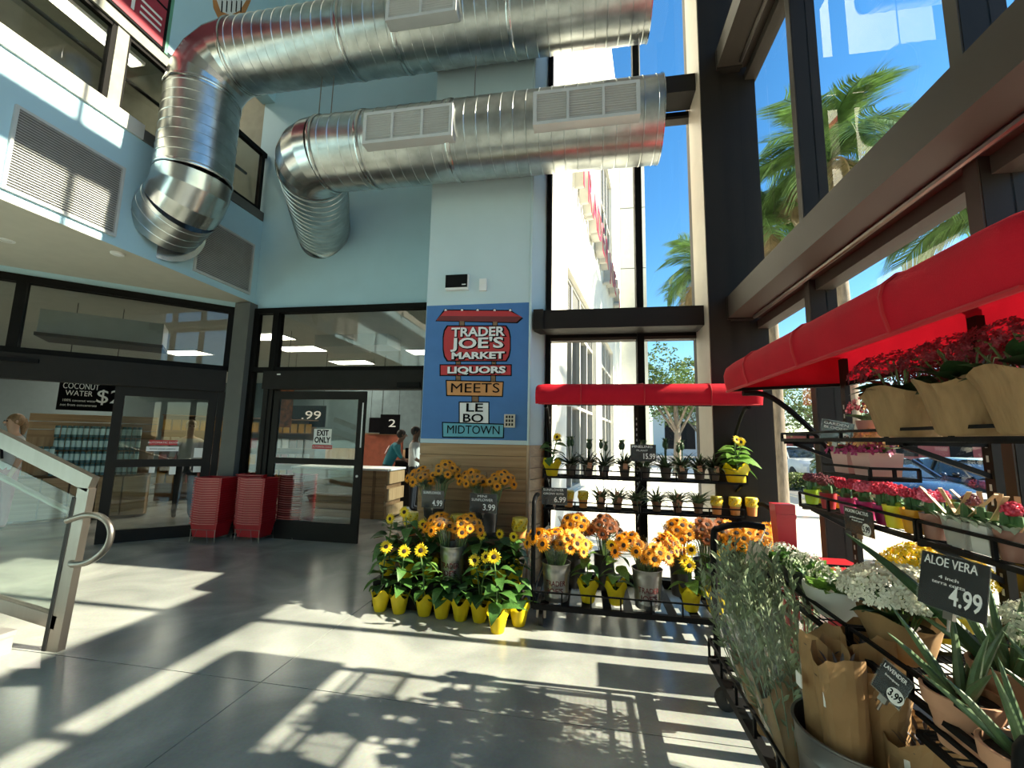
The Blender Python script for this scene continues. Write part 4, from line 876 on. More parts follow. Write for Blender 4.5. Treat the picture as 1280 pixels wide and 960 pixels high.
# ---------------------------------------------------------------- people
skin1 = mat('skin', (.45,.27,.18), .6, var=.05); skin2 = mat('dark skin', (.16,.08,.05), .6, var=.05)
def person(loc, rz, lab, P, shirt, trousers, skin, hair, hair_long=False, shoe=None):
    """P: joint table; the body is one skinned surface, coloured by region"""
    V, E, R = [], [], []
    def J(p, r, par=None): V.append(p); R.append(r); (E.append((par, len(V)-1)) if par is not None else None); return len(V)-1
    lean = P.get('lean', 0); hip = .92
    def up(z, y=0): d = z-hip; return (0, y-d*math.sin(lean), hip+d*math.cos(lean))
    pe = J((0,0,hip), .16); b1 = J(up(1.08), .16, pe); b2 = J(up(1.27), .178, b1); b3 = J(up(1.40), .115, b2); nk = J(up(1.48), .052, b3)
    hd = up(1.60, -.02); h1 = J(hd, .075, nk); h2 = J((hd[0],hd[1]-.01,hd[2]+.08), .085, h1); J((hd[0],hd[1]-.0,hd[2]+.15), .06, h2)
    for s in (-1,1):
        sh_ = up(1.37); c = J((s*.19,sh_[1],sh_[2]), .075, b3); el, wr2 = P['arm'][0 if s < 0 else 1]
        e = J(el, .043, c); w2_ = J(wr2, .027, e); dv = (Vector(wr2)-Vector(el)).normalized(); sd = Vector((s*-1,0,0)); pm = Vector(wr2)+dv*.05; p_ = J(tuple(pm), .032, w2_)
        for q in range(4): f0 = pm+dv*.035+Vector((0,1,0)).cross(dv)*(q-1.5)*.017; f1 = J(tuple(f0), .010, p_); J(tuple(f0+dv*(.03+.012*(1.5-abs(q-1.5)))+Vector((0,-.012,0))), .008, f1)
        J(tuple(Vector(wr2)+dv*.06+Vector((-s*.035,-.02,0))), .010, p_)
        k = P.get('leg', [(0,0),(0,0)])[0 if s < 0 else 1]
        th = J((s*.10,0,.86), .095, pe); kn = J((s*.11,k[0],.48), .062, th); an = J((s*.11,k[1],.09), .042, kn); J((s*.12,k[1]-.15,.035), .036, an)
    me = bpy.data.meshes.new('body'); me.from_pydata(V, E, []); o = bpy.data.objects.new('body', me); COL.objects.link(o)
    o.modifiers.new('skin', 'SKIN'); sv = me.skin_vertices[0].data if me.skin_vertices else None
    if sv is None: me.skin_vertices.new() if hasattr(me.skin_vertices, 'new') else None; sv = me.skin_vertices[0].data
    for k, r in enumerate(R): sv[k].radius = (r, r*(.78 if k in (pe,b1,b2,b3) else 1)) ; sv[k].use_root = (k == pe)
    ss_ = o.modifiers.new('sub', 'SUBSURF'); ss_.levels = 2; ss_.render_levels = 2
    bpy.context.view_layer.update(); n = bpy.data.meshes.new_from_object(o.evaluated_get(bpy.context.evaluated_depsgraph_get())); bpy.data.objects.remove(o)
    for m_ in (skin, shirt, trousers, shoe or MT['rubber']): n.materials.append(m_)
    sleeve = P.get('sleeve', .5); nkz = up(1.44)
    for f in n.polygons:
        c = f.center; d = (Vector((0,c.y,c.z))-Vector((0,0,hip))); hgt = d.z*math.cos(lean)-d.y*math.sin(lean)+hip; f.use_smooth = True; arm = False
        for s in (0,1):
            el, wr2 = map(Vector, P['arm'][s])
            for a_, b_ in ((el,wr2),(wr2, wr2+(wr2-el)*.5)):
                ab = b_-a_; q = max(0, min(1, (c-a_).dot(ab)/ab.dot(ab)))
                if (c-a_-ab*q).length < .07 and (q > .12 or a_ is wr2): arm = True
        f.material_index = 0 if arm and abs(c.x) > .12 else (0 if hgt > 1.445 else (1 if hgt > .95 else (2 if c.z > .09 else 3)))
    t = thing('person', lab, 'person', loc, rz); obj('body', n, t)
    H = Vector(hd); hb = MB(); hb.ball((H.x,H.y+.025,H.z+.085), .105, 14, 9, (.86,.98,1.02))
    if hair_long: hb.tube([(H.x,H.y+.09,H.z+.10),(H.x,H.y+.13,H.z+.0),(H.x,H.y+.12,H.z-.14)], [.06,.055,.02], 8)
    hb.build('hair', hair, t, True)
    fb_ = MB()
    for s in (-1,1): fb_.ball((H.x+s*.032,H.y-.088,H.z+.07), .011, 6, 4)
    fb_.build('eyes', MT['ink'], t); nb = MB(); nb.ball((H.x,H.y-.10,H.z+.045), .016, 6, 4, (.8,1.2,1.2))
    for s in (-1,1): nb.ball((H.x+s*.088,H.y,H.z+.06), .022, 6, 4, (.5,.8,1.2))
    nb.build('nose_and_ears', skin, t, True); MB().ball((H.x,H.y-.088,H.z+.005), .02, 6, 4, (1.2,.4,.3)).build('mouth', mat('lips', (.30,.10,.09), .6), t, True)
    return t
down = [((-.24,.02,1.12),(-.25,-.06,.88)),((.24,.02,1.12),(.25,-.06,.88))]
teal = mat('teal shirt', (.02,.22,.27), .8, var=.06); navy = mat('dark trousers', (.015,.017,.025), .8); whites = mat('white top', (.62,.62,.6), .8, var=.05); greyt = mat('light grey top', (.42,.42,.40), .8, var=.05)
hairb = mat('black hair', (.012,.01,.009), .6, var=.3, scale=60); hairn = mat('fair brown hair', (.22,.13,.06), .6, var=.3, scale=60)
p = ony(482,590,9.0)
t = person((p.x,9.0,0), math.radians(118), 'person in a teal shirt with white flower print leaning over the counter', dict(lean=.45, arm=[((-.26,-.28,1.12),(-.2,-.48,1.0)),((.26,-.28,1.12),(.2,-.48,1.0))]), teal, navy, skin2, hairb)
fm = MB()
for k in range(5): a = k*2*PI/5; fm.ball((.07*math.cos(a),0,.07*math.sin(a)), .045, 8, 4, (1,.15,1))
fm.build('flower_print', MT['white'], t, False, (0,-.005,1.27), (.45,0,0))
p = ony(520,600,8.8); person((p.x-.06,8.8,0), math.radians(100), 'person in black trousers and a white top standing by the pier edge', dict(arm=[((-.24,-.05,1.12),(-.22,-.25,1.0)),((.24,.02,1.12),(.25,-.06,.88))]), whites, navy, skin2, hairb)
q = dg(ond(14,560,-1.6)[0], 0, -1.6)
t = person((q.x,q.y,0), AD-.9, 'person in a grey top with a black shoulder strap at the carton shelf', dict(arm=down), greyt, mat('pink trousers', (.35,.12,.14), .8), skin1, hairn, True)
MB().tube([(.12,-.13,1.10),(.10,-.15,1.3),(.07,0,1.45),(.05,.14,1.3),(.02,.15,1.1)], .018, 6).build('strap', MT['black'], t, True)
q = dg(ond(236,560,-1.9)[0], 0, -1.9)
person((q.x,q.y,0), AD+.2, 'person in a pale top walking in behind the entrance glass', dict(arm=down, leg=[(-.08,.06),(.05,-.1)]), greyt, navy, skin1, hairn, True)
# ================================================================ THE TWO AWNINGED PLANT RACKS
def tubeframe(b, pts, w=.025):
    for p, q in zip(pts, pts[1:]): b.bar(p, q, w, w)
    return b
def awning(t, x0, x1, yf, yb, zb, lift=0):
    prof = [(yf+.02,zb),(yf+.004,zb+.06),(yf,zb+.11),(yf+.012,zb+.15),(yf+.05,zb+.18),(yf+.12,zb+.195),(yb-.02,zb+.25),(yb,zb+.235),(yb,zb+.05)]
    xs = [x0, x0+.015, x0+.06, x0+.14]; ks = [.90,.96,.99,1]
    xs += [x0+(x1-x0)*k/8 for k in range(1,8)] + [x1-.14, x1-.06, x1-.015, x1]; ks += [1]*7+[1,.99,.96,.90]
    b = MB(); n = len(prof); vs = []
    for x, k in zip(xs, ks):
        for (y, z) in prof: vs.append((x, y+(1-k)*.25*(1 if y < (yf+yb)/2 else -.2), zb+(z-zb)*(k if z > zb+.08 else 1)))
    fs = [(i*n+j, i*n+j+1, (i+1)*n+j+1, (i+1)*n+j) for i in range(len(xs)-1) for j in range(n-1)]
    fs += [tuple(range(n-1,-1,-1)), tuple((len(xs)-1)*n+j for j in range(n))]
    b.add(vs, fs); a = b.build('awning', MT['red'], t, True)
    hem = mat('red awning hem', (.45,.01,.018), .75)
    s = MB(); s.tube([(x0+.03,yf+.022,zb),(x1-.03,yf+.022,zb)], .008, 6); s.build('hem', hem, a, True)
    for x in (x0+.42, x0+(x1-x0)*.5, x1-.42):
        m = MB(); m.tube([(x,y-.003,z+.002) for y, z in prof[:7]], .006, 5); m.build('seam', hem, a, True)
    return a
def shelf_tray(t, x0, x1, z, y0, y1, rail=.075, name='shelf_tray', w=.018):
    b = MB()
    b.bar((x0,y0,z),(x1,y0,z),w,w).bar((x0,y1,z),(x1,y1,z),w,w).bar((x0,y0,z),(x0,y1,z),w,w).bar((x1,y0,z),(x1,y1,z),w,w)
    b.bar((x0,y0,z+rail),(x1,y0,z+rail),.012,.012).bar((x0,y0,z+rail),(x0,y1,z+rail),.012,.012).bar((x1,y0,z+rail),(x1,y1,z+rail),.012,.012)
    n = max(2, int((x1-x0)/.30))
    for k in range(n+1): x = x0+(x1-x0)*k/n; b.bar((x,y0,z),(x,y0,z+rail),.012,.012)
    f = b.build(name, MT['black'], t)
    wv = MB(); k = y0+.03
    while k < y1: wv.bar((x0,k,z+.004),(x1,k,z+.004),.004,.004); k += .03
    m = int((x1-x0)/.12)
    for j in range(1, m): x = x0+(x1-x0)*j/m; wv.bar((x,y0,z),(x,y1,z),.005,.005)
    wv.build('wires', MT['black'], f)
    return f
def rack(lab, loc, rz, L, D, zd, shelves, aw):
    t = thing('plant_rack', lab, 'rack', loc, rz, 'rolling plant racks with red awnings'); h = L/2
    b = MB(); tubeframe(b, [(-h,0,zd),(h,0,zd),(h,D,zd),(-h,D,zd),(-h,0,zd)], .04); b.build('deck_frame', MT['black'], t)
    rl = MB(); rl.bar((-h,-.01,zd+.12),(h,-.01,zd+.12),.012,.012).bar((-h,0,zd+.12),(-h,D,zd+.12),.012,.012).bar((h,0,zd+.12),(h,D,zd+.12),.012,.012)
    for k in range(9): x = -h+L*k/8; rl.bar((x,-.01,zd),(x,-.01,zd+.12),.012,.012)
    rl.build('deck_rail', MT['black'], t)
    sl_ = MB().box(-.035,0,0,.035,D-.03,.012).mesh('slat', MT['black'])
    for k in range(11): obj('slat', sl_, t, (-h+.09+(L-.18)*k/10, .015, zd+.004))
    for x in (-h+.05, 0, h-.05):
        m = MB(); m.bar((x,D*.93,zd),(x,D*.93,aw[4]+.20),.045,.03); p_ = m.build('post', MT['bronze'], t)
        m = MB()
        for k in range(26): m.box(x-.005,D*.93-.0165,.4+.055*k,x+.005,D*.93-.0155,.425+.055*k)
        sl2 = m.build('slots', MT['grille'], p_); sl2['kind'] = 'stuff'
    for (z,y0,y1) in shelves:
        if z < 1.5:
            shelf_tray(t, -h+.02, -.01, z, y0, y1); shelf_tray(t, .01, h-.02, z, y0, y1)
        else:
            shelf_tray(t, -h+.02, h-.02, z, y0, y1, .04)
        for x in (-h+.05, 0, h-.05): MB().bar((x,y0+.05,z-.02),(x,D*.93,z-.14),.02,.02).bar((x,y0,z-.012),(x,D*.93,z-.012),.02,.02).build('bracket', MT['black'], t)
    awning(t, *aw); b = MB(); b.bar((aw[0]+.03,aw[3]-.03,aw[4]+.045),(aw[1]-.03,aw[3]-.03,aw[4]+.045),.025,.025).bar((aw[0]+.03,aw[2]+.04,aw[4]+.012),(aw[0]+.03,aw[3]-.03,aw[4]+.045),.02,.02).bar((aw[1]-.03,aw[2]+.04,aw[4]+.012),(aw[1]-.03,aw[3]-.03,aw[4]+.045),.02,.02); b.build('awning_frame', MT['black'], t)
    for x in (-h+.06, h-.06):
        MB().tube(smooth_path([(x,D*.93,1.35),(x,D*.72,1.62),(x,D*.45,aw[4]-.04),(x,aw[2]+.10,aw[4]-.015)]), .017, 8).build('awning_arm', MT['black'], t, True)
    for sx in (-1,1):
        MB().tube(smooth_path([(sx*(h+.01),.04,zd),(sx*(h+.01),.04,.92),(sx*(h+.01),.08,1.02),(sx*(h+.01),.22,1.05),(sx*(h+.01),.34,1.04)]), .02, 10).build('push_handle', MT['black'], t, True)
        for y in (.06, D-.08):
            c = MB().tube([(sx*(h-.06)-.018,y,.062),(sx*(h-.06)+.018,y,.062)], .062, 18).build('caster', MT['rubber'], t, True)
            MB().bar((sx*(h-.06)-.026,y,.06),(sx*(h-.06)-.026,y,zd-.02),.03,.006).bar((sx*(h-.06)+.026,y,.06),(sx*(h-.06)+.026,y,zd-.02),.03,.006).box(sx*(h-.06)-.03,y-.03,zd-.03,sx*(h-.06)+.03,y+.03,zd-.02).build('fork', MT['steel'], c)
    return t
BX, BF = .50, 3.78                      # centre and deck front of the rack by the back window
rack('long black plant rack with red awning before the window beside the sign pier', (BX,BF,0), 0, 1.90, .92, .17, [(.87,.62,.88),(1.19,.52,.86)], (-.98,.98,.16,.80,1.885))
RX, RY = .74, 2.0                       # deck front and centre of the rack by the high glass wall
def rk(x, y, z): return Vector((RX+y, RY-x, z))
rack('near black plant rack with red awning along the high glass wall', (RX,RY,0), -PI/2, 1.96, .88, .24, [(.77,.27,.80),(1.19,.54,.84),(1.58,.46,.74)], (-1.0,1.0,.13,.86,1.885))

# two-step riser for the sunflowers in front of the pier
t = thing('display_riser', 'low dark stepped stand under the sunflower pots before the pier', 'stand', (-1.24,3.9,0))
MB().box(-.72,.0,0,.66,.30,.24).build('lower_step', MT['bronze'], t); MB().box(-.72,.31,0,.60,.76,.56).build('upper_step', MT['woodd'], t)

# ================================================================ PRICE SIGNS
def price(name, loc, rz, tilt, wd, ht, lines, big, lab, col='board', badge=False, post=True, roll=0):
    t = thing('price_sign', lab, 'sign', loc, 0, 'black chalk price signs'); t.rotation_euler = (tilt, roll, rz)
    MB().box(-wd/2-.004,-.003,-ht/2-.004,wd/2+.004,-.0005,ht/2+.004).build('holder', MT['cello'], t)
    MB().box(-wd/2,-.002,-ht/2,wd/2,.002,ht/2).build('card', MT[col], t)
    z = ht*.36
    for s, hh in lines: fit(text(s, ht*hh, (-wd*.04,-.0035,z), (PI/2,0,0), MT['chalk'], t), wd*(.80 if hh > .15 else .5)); z -= ht*hh*1.15
    if badge:
        m = MB(); m.poly([(wd*.27+ht*.26*math.cos(2*PI*k/24), -.0036, -ht*.24+ht*.24*math.sin(2*PI*k/24)) for k in range(24)]); m.build('price_badge', MT['paper'], t)
        fit(text(big, ht*.34, (wd*.27,-.0045,-ht*.24), (PI/2,0,0), MT['ink'], t, offset=.0005), ht*.40)
    else: fit(text(big, ht*.46, (wd*.22,-.0035,-ht*.22), (PI/2,0,0), MT['chalk'], t, offset=.001), wd*.46)
    m = MB(); m.box(-.012,-.006,-ht/2-.02,.012,.006,-ht/2).tube([(0,0,-ht/2-.02),(0,0,-ht/2-.05)], .004, 6); m.build('clip', MT['steel'], t)
    return t
p = ony(804,566,4.25); price('s', p, 0, 0, .23, .155, [('PINELING',.20),('PLANT',.14)], '15.99', 'black chalk sign priced 15.99 hung on the top shelf of the window rack')
p = ony(693,620,4.36); price('s', p, 0, 0, .25, .16, [('SUNFLOWER',.20),('GROW KITS',.16)], '6.99', 'black chalk sign priced 6.99 at the pier end of the grow kit shelf')
p = ony(541,624,4.18); price('s', p, -.12, 0, .24, .17, [('SUNFLOWER',.22)], '4.99', 'black sunflower price sign before the left rear bucket on the riser')
p = ony(604,629,4.18); price('s', p, -.05, 0, .27, .18, [('MINI',.17),('SUNFLOWER',.20)], '3.99', 'black mini sunflower price sign before the right rear bucket on the riser')
p = onx(1073.5,652,1.255); price('s', p, -PI/2+.05, 0, .20, .115, [('MOON CACTUS',.20),('grafted assorted',.10),('4 inch pot',.10)], '5.99', 'black moon cactus price sign clipped under the small pot shelf', badge=True)
p = onx(1190,731,.98); price('s', p, -PI/2+.28, -.22, .165, .145, [('ALOE VERA',.24),('4 inch',.09),('terra cotta',.09)], '4.99', 'large black aloe price sign tilted above the terracotta pots')
p = onx(1115,855,.93); price('s', p, -PI/2+.35, -.25, .085, .095, [('LAVENDER',.19),('bouquet',.10)], '3.99', 'small tilted black sign with round white price above the paper bags', badge=True, roll=.35)
p = onx(1046,540,1.28); price('s', p, -PI/2+.6, .05, .15, .11, [('GARDEN',.17),('BLOOMS',.17)], '7.99', 'small black price sign hanging by the awning arm and pink planters', badge=True, roll=.22)
# ================================================================ SUNFLOWERS
def petal_mesh(m_, seed, curl=.12, n1=17, n2=13):
    rnd = random.Random(seed); b = MB()
    for n, r0, r1, z0, dz in ((n1,.30,1.0,.0,-curl),(n2,.26,.84,.05,.10)):
        for k in range(n):
            a = 2*PI*(k+rnd.uniform(-.2,.2))/n; L = r1*rnd.uniform(.88,1.05); w = 2*PI/n*.42*r1; c, s = math.cos(a), math.sin(a)
            def P(r, o, z): return (r*c-o*s, r*s+o*c, z)
            zt = z0+dz*rnd.uniform(.6,1.5); rm = (r0+L)*.55
            b.add([P(r0,-w*.45,z0),P(r0,w*.45,z0),P(rm,w*.62,z0+.06+dz*.2),P(L,rnd.uniform(-.04,.04),zt),P(rm,-w*.62,z0+.06+dz*.2)], [(0,1,2,4),(4,2,3)])
    return b.mesh('petals', m_)
PET = {'y':[petal_mesh(MT['petaly'],k) for k in (1,2)], 'o':[petal_mesh(MT['petal'],k,.3,19,17) for k in (3,4,5)], 'b':[petal_mesh(MT['petalb'],k,.3,19,17) for k in (6,7)]}
d_ = MB(); d_.ball((0,0,.02), .34, 12, 6, (1,1,.35)); DISK = d_.mesh('disk', MT['disk'], True)
def head(parent, loc, d, r, kind, name='flower_head', rnd=random):
    d = Vector(d).normalized(); q_ = d.to_track_quat('Z','Y').to_euler()
    o = obj(name, rnd.choice(PET[kind]), parent, loc, q_, r); obj('flower_disk', DISK, o); return o
LEAFM = []
for k, (m_, dr) in enumerate(((MT['green'],.45),(MT['green'],.75),(MT['greenlt'],.55),(MT['greendk'],.35))):
    LEAFM.append(MB().leaf((0,0,0),(1,0,.25),(0,0,1),1.0,.72,dr,(.10,.72,1.0,.82,.48,.0),.12).mesh('leaf', m_, True))
def leaf_obj(parent, loc, az, el, L, k, roll=0, name='leaf'):
    return obj(name, LEAFM[k], parent, loc, (roll, -el, az), L)
def wrap_mb(r0, r1, h, n=28, wav=.024, seed=0, pts=4):
    rnd = random.Random(seed); ph = rnd.random()*6; b = MB()
    def wv(k, t, r, z): u = z/h; return (r*(1+.035*u*math.sin(9*t+ph)+.02*math.sin(14*t)), z+(max(0,u-.55)*wav*3*math.sin(pts*t+ph)))
    b.lathe([(r0*.9,0),(r0,.012),(r0+(r1-r0)*.45,h*.45),(r0+(r1-r0)*.75,h*.72),(r1,h*.86),(r1*1.10,h)], n, wave=wv)
    return b
def sunflower_pot(seed, H, heads, kind='y', nl=9, r0=.055, r1=.085, hw=.17, lab='', name='potted_sunflower', cat='plant', wrapm='yellow', mix=(0,1,2), hr=.055, lL=.15, face=-PI/2):
    rnd = random.Random(seed); t = thing(name, lab, cat, (0,0,0), 0, 'potted sunflowers in yellow wraps')
    wrap_mb(r0, r1, hw, seed=seed).build('pot_wrap', MT[wrapm], t, True)
    MB().lathe([(0.001,.0),(r1*.80,.0)], 14, (0,0,hw*.70), cap0=False).build('soil', MT['soil'], t)
    for k in range(heads):
        a0 = rnd.random()*6.28; dx, dy = rnd.uniform(-.06,.06), rnd.uniform(-.05,.02); hh = H*rnd.uniform(.9,1.0) if k == 0 else H*rnd.uniform(.72,.95)
        P = smooth_path([(rnd.uniform(-.02,.02),rnd.uniform(-.02,.02),hw*.65),(dx*.3,dy*.3,hh*.55),(dx,dy,hh-.03),(dx+.01*math.cos(a0),dy-.018,hh)], 3)
        s = MB().tube(P, .006, 6).build('stem', MT['stem'], t, True)
        head(t, P[-1], (rnd.uniform(-.45,.45), -1, rnd.uniform(-.05,.5)), hr*rnd.uniform(.9,1.12), kind, rnd=rnd)
    for k in range(nl):
        z = hw*.85+(H-hw)*(.05+.80*(k+.5)/nl); a = k*2.39996+rnd.uniform(-.3,.3); u = (z-hw)/(H-hw)
        leaf_obj(t, (.012*math.cos(a),.012*math.sin(a),z), a, rnd.uniform(-.35,.45), lL*(1.15-.45*u)*rnd.uniform(.85,1.15), rnd.choice(mix), rnd.uniform(-.4,.4))
    return t
def bouquet(seed, loc, rz, n, H, spread, kind, lab, lean=(0,0), hr=.050, group='sunflower bouquets', mixb=0, sleeve=True):
    rnd = random.Random(seed); t = thing('sunflower_bouquet', lab, 'bouquet', loc, rz, group); b = MB(); k = 0
    n = int(n*1.45)
    for i in range(n):
        a = i*2.39996; rr = spread*math.sqrt((i+.5)/n); x, y = rr*math.cos(a)+lean[0], rr*math.sin(a)+lean[1]; z = H-1.0*rr*rr/max(spread,.01)+rnd.uniform(-.012,.012)
        b.tube([(x*.18,y*.18,-.06),(x*.45,y*.45,H*.45),(x*.95,y*.95,z-.02)], .0045, 5)
        head(t, (x,y,z), (x*1.5-lean[0]*.3, y*1.6-.12*spread/.1, .10+.30*(1-rr/spread)), hr*rnd.uniform(.95,1.2), 'b' if rnd.random() < mixb else kind, rnd=rnd)
    b.build('stems', MT['stem'], t)
    for i in range(7):
        a = i*.9+rnd.random(); leaf_obj(t, (lean[0]*.5+.03*math.cos(a), lean[1]*.5+.03*math.sin(a), H*.45), a, .7, H*.4, rnd.choice((0,3)))
    if sleeve:
        w = MB()
        def wv(k_, tt, r, z): return (r*(1+.06*math.sin(5*tt+seed)), z+(.02*math.sin(4*tt) if k_ > 2 else 0))
        w.lathe([(.03,-.05),(spread*.42,H*.35),(spread*.8,H*.72),(spread*1.04,H*.93)], 18, wave=wv, cap0=False)
        for i_, v in enumerate(w.v): u = max(0, v[2])/H; w.v[i_] = (v[0]+lean[0]*u, v[1]+lean[1]*u, v[2])
        w.build('cellophane', MT['cello'], t, True)
    return t
LTR = mat('dark red lettering', (.10,.006,.008), .7)
TIN = mat('bucket tin', (.30,.30,.29), .34, metal=.9, var=.15, scale=9)
def bucket(loc, r, h, m_, lab, letters=True, rz=0):
    t = thing('metal_bucket', lab, 'bucket', loc, rz, 'metal flower buckets')
    pr_ = [(r*.80,0),(r*.82,.01),(r*.83,h*.10),(r*.86,h*.13),(r*.84,h*.16),(r*.90,h*.62),(r*.94,h*.66),(r*.93,h*.72),(r*.97,h*.76),(r*.95,h*.82),(r*.98,h*.96),(r*1.03,h*.985),(r*1.03,h),(r*.97,h),(r*.80,.03),(.001,.03)]
    MB().lathe(pr_, 32).build('bucket_body', m_, t, True)
    MB().lathe([(.001,0),(r*.93,0)], 24, (0,0,h*.7), cap0=False).build('water', MT['soil'], t)
    if letters:
        for s, z in (('TRADER',.50),("JOE'S",.30)):
            o = text(s, h*.19, (0,-r*.895,h*z), (PI/2,0,0), LTR, t, offset=.0006); o['wrap'] = r*.895; fit(o, r*1.45 if s == 'TRADER' else r*1.15)
    return t
bk = mat('dark tin bucket', (.10,.10,.10), .35, metal=.8, var=.2)

# ---- floor display in front of the pier
names = ['first','second','third','fourth','fifth','sixth','seventh','eighth','ninth','tenth','eleventh']
front = [(471,766),(495,769),(527,772),(549,775),(573,778),(597,780),(620,794),(647,785)]
lab_f = ['leftmost yellow potted sunflower on the floor before the pier','second yellow potted sunflower from the left on the floor before the pier','third yellow pot from the left, large pale leaf hanging over it','fourth yellow pot from the left on the floor before the riser','fifth yellow pot from the left, with flaring wrap, before the pier','sixth yellow pot from the left, half behind its neighbours','yellow potted sunflower standing forward of the row, one tall bloom','rightmost yellow floor pot, beside the caster of the window rack']
hts = [.56,.56,.56,.40,.42,.58,.62,.46]; nh = [1,1,1,0,0,2,1,0]
for k, (px, py) in enumerate(front):
    p = onz(px,py,0); t = sunflower_pot(20+k, hts[k], nh[k], nl=15, lab=lab_f[k], hr=.062, mix=(0,1,2) if k in (2,6) else (0,1,3), lL=.15)
    at(t, (p.x, p.y+.06, 0), 0)
row2 = [(-1.90,4.05,.62),(-1.68,4.03,.66),(-1.48,4.06,.58),(-.99,4.03,.50),(-.80,4.05,.52),(-.66,4.06,.50)]
for k, (x, y, h) in enumerate(row2):
    t = sunflower_pot(40+k, h*.92, 1 if k not in (2,) else 2, nl=19, lab='potted sunflower on the lower riser step, %s from the left' % names[k], hr=.055, lL=.17, mix=(0,3,3,1))
    at(t, (x, y, .24))
bucket((-1.23,4.0,.24), .125, .33, TIN, 'galvanised bucket lettered in red, centre of the lower riser step')
for k, (dx, lx, n) in enumerate(((-.05,-.10,13),(.05,.09,12))):
    bouquet(60+k, (-1.23+dx,4.0,.54), 0, n, .30, .14, 'o', ('left' if k == 0 else 'right')+' orange sunflower bunch in the lettered bucket on the riser', (lx,-.02), .052)
bucket((-1.60,4.46,.56), .115, .34, bk, 'dark tin bucket at the left of the upper riser step', False)
bucket((-1.03,4.46,.56), .125, .36, bk, 'dark tin bucket at the right of the upper riser step', False)
for k, (x, lx, n, lb) in enumerate(((-1.66,-.10,12,'leftmost orange bunch on the upper riser step'),(-1.55,.08,10,'tall orange bunch left of the price signs on the upper step'),(-1.09,-.10,12,'orange bunch above the mini sunflower sign on the upper step'),(-.97,.10,12,'orange bunch nearest the wooden corner guard on the upper step'))):
    bouquet(70+k, (x,4.46,.88), 0, n, .34 if k != 1 else .42, .15, 'o', lb, (lx,-.03), .052)
# sunflower-print pouches on the riser
pm = mat('sunflower print', (.55,.42,.05), .5, var=.7, scale=45); 
def grow_tin(loc, lab, group, s=1.0, rz=0):
    t = thing('grow_kit', lab, 'grow kit', loc, rz, group)
    MB().lathe([(.036*s,0),(.044*s,.085*s)], 16).build('terracotta_pot', mat('orange kit pot', (.62,.24,.06), .6), t, True)
    MB().lathe([(.046*s,.075*s),(.050*s,.085*s),(.050*s,.15*s),(.046*s,.155*s),(.001,.155*s)], 16, cap0=False).build('printed_sleeve', mat('yellow kit sleeve', (.70,.55,.08), .5, var=.25, scale=30), t, True)
    for k in range(9):
        a = -PI/2+(k-4)*.33; obj('printed_flower', PET['y'][0], t, (.0515*s*math.cos(a), .0515*s*math.sin(a), (.100+.017*(k%3))*s), Vector((math.cos(a),math.sin(a),0)).to_track_quat('Z','Y').to_euler(), .0145*s); obj('printed_disk', DISK, t, (.052*s*math.cos(a), .052*s*math.sin(a), (.100+.017*(k%3))*s), Vector((math.cos(a),math.sin(a),0)).to_track_quat('Z','Y').to_euler(), .010*s)
    return t
for k, (px, py) in enumerate(((516,600),(573,632),(650,640))):
    p = ony(px, py, 4.28); grow_tin((p.x,4.28,.56), 'sunflower print grow kit on the upper riser step, %s from the left' % names[k], 'grow kits on the riser', 1.5)

# ---- window rack, bottom deck
zd = .19
def wp(px, py, z, dy=0): p = onz(px, py, z); return p
B1 = ony(695,756,3.93).x; B2 = ony(810,766,3.92).x
bucket((B1,3.93,zd), .125, .31, TIN, 'lettered galvanised bucket at the pier end of the window rack deck')
bucket((B2,3.93,zd), .125, .31, TIN, 'lettered galvanised bucket in the middle of the window rack deck')
for k, (bx, lx, ly, n, lb) in enumerate(((B1,-.15,-.05,9,'orange sunflower bunch leaning toward the pier at the rack end'),(B1,.14,-.03,14,'orange sunflower bunch right of the first deck bucket'),(B1,-.02,.10,10,'orange sunflower bunch at the back of the first deck bucket'),(B2,-.15,-.02,10,'orange sunflower bunch left of the middle deck bucket'),(B2,.08,-.10,7,'low orange sunflower bunch tipped forward over the middle deck bucket'),(B2,.18,.06,11,'orange sunflower bunch right of the middle deck bucket'))):
    bouquet(90+k, (bx,3.93,zd+.30), 0, n, .27 if k != 4 else .20, .11 if k in (0,4) else .14, 'o', lb, (lx,ly), .058)
for k, (px, kind) in enumerate(((735,'y'),(770,'y'),(864,'y'),(895,'y'))):
    t = sunflower_pot(110+k, .50, 1 if k != 2 else 3, kind, 10, lab='yellow potted sunflower on the window rack deck, %s' % ('just right of the first bucket','left of the middle bucket','right of the middle bucket','farthest right behind the eucalyptus')[k], hr=.06, mix=(0,1,2))
    at(t, (ony(px,760,3.93).x, 3.93, zd))
for k, (px, py, kd, mb) in enumerate(((755,655,'b',1),(720,665,'o',.2),(850,672,'o',0),(880,655,'b',1),(905,670,'o',.1),(940,690,'o',0),(965,690,'o',0),(920,690,'o',0))):
    p = ony(px, py, 4.28); h = .36
    bucket((p.x,4.30 if k not in (5,7) else 4.05,zd), .10, .32, bk, 'dark bucket on the window rack deck under the %s' % ('rust flowers left of centre','orange bunch behind the first bucket','orange bunch behind the middle bucket','rust flowers right of centre','orange bunch right of the rust flowers','orange bunch by the red bin','orange bunch farthest right','orange bunch before the handle')[k], False)
    bouquet(130+k, (p.x,4.30 if k not in (5,7) else 4.05,zd+.30), 0, 13, h, .16, kd, ('rust brown bunch left of centre at the back of the window rack deck','orange bunch behind the first lettered bucket','orange bunch behind the middle lettered bucket','rust brown bunch right of centre at the back of the window rack deck','orange bunch beside the right rust brown flowers','orange bunch before the red bin','orange bunch farthest right on the window rack deck','orange bunch before the black push handle')[k], (0,-.05), .055, mixb=mb)

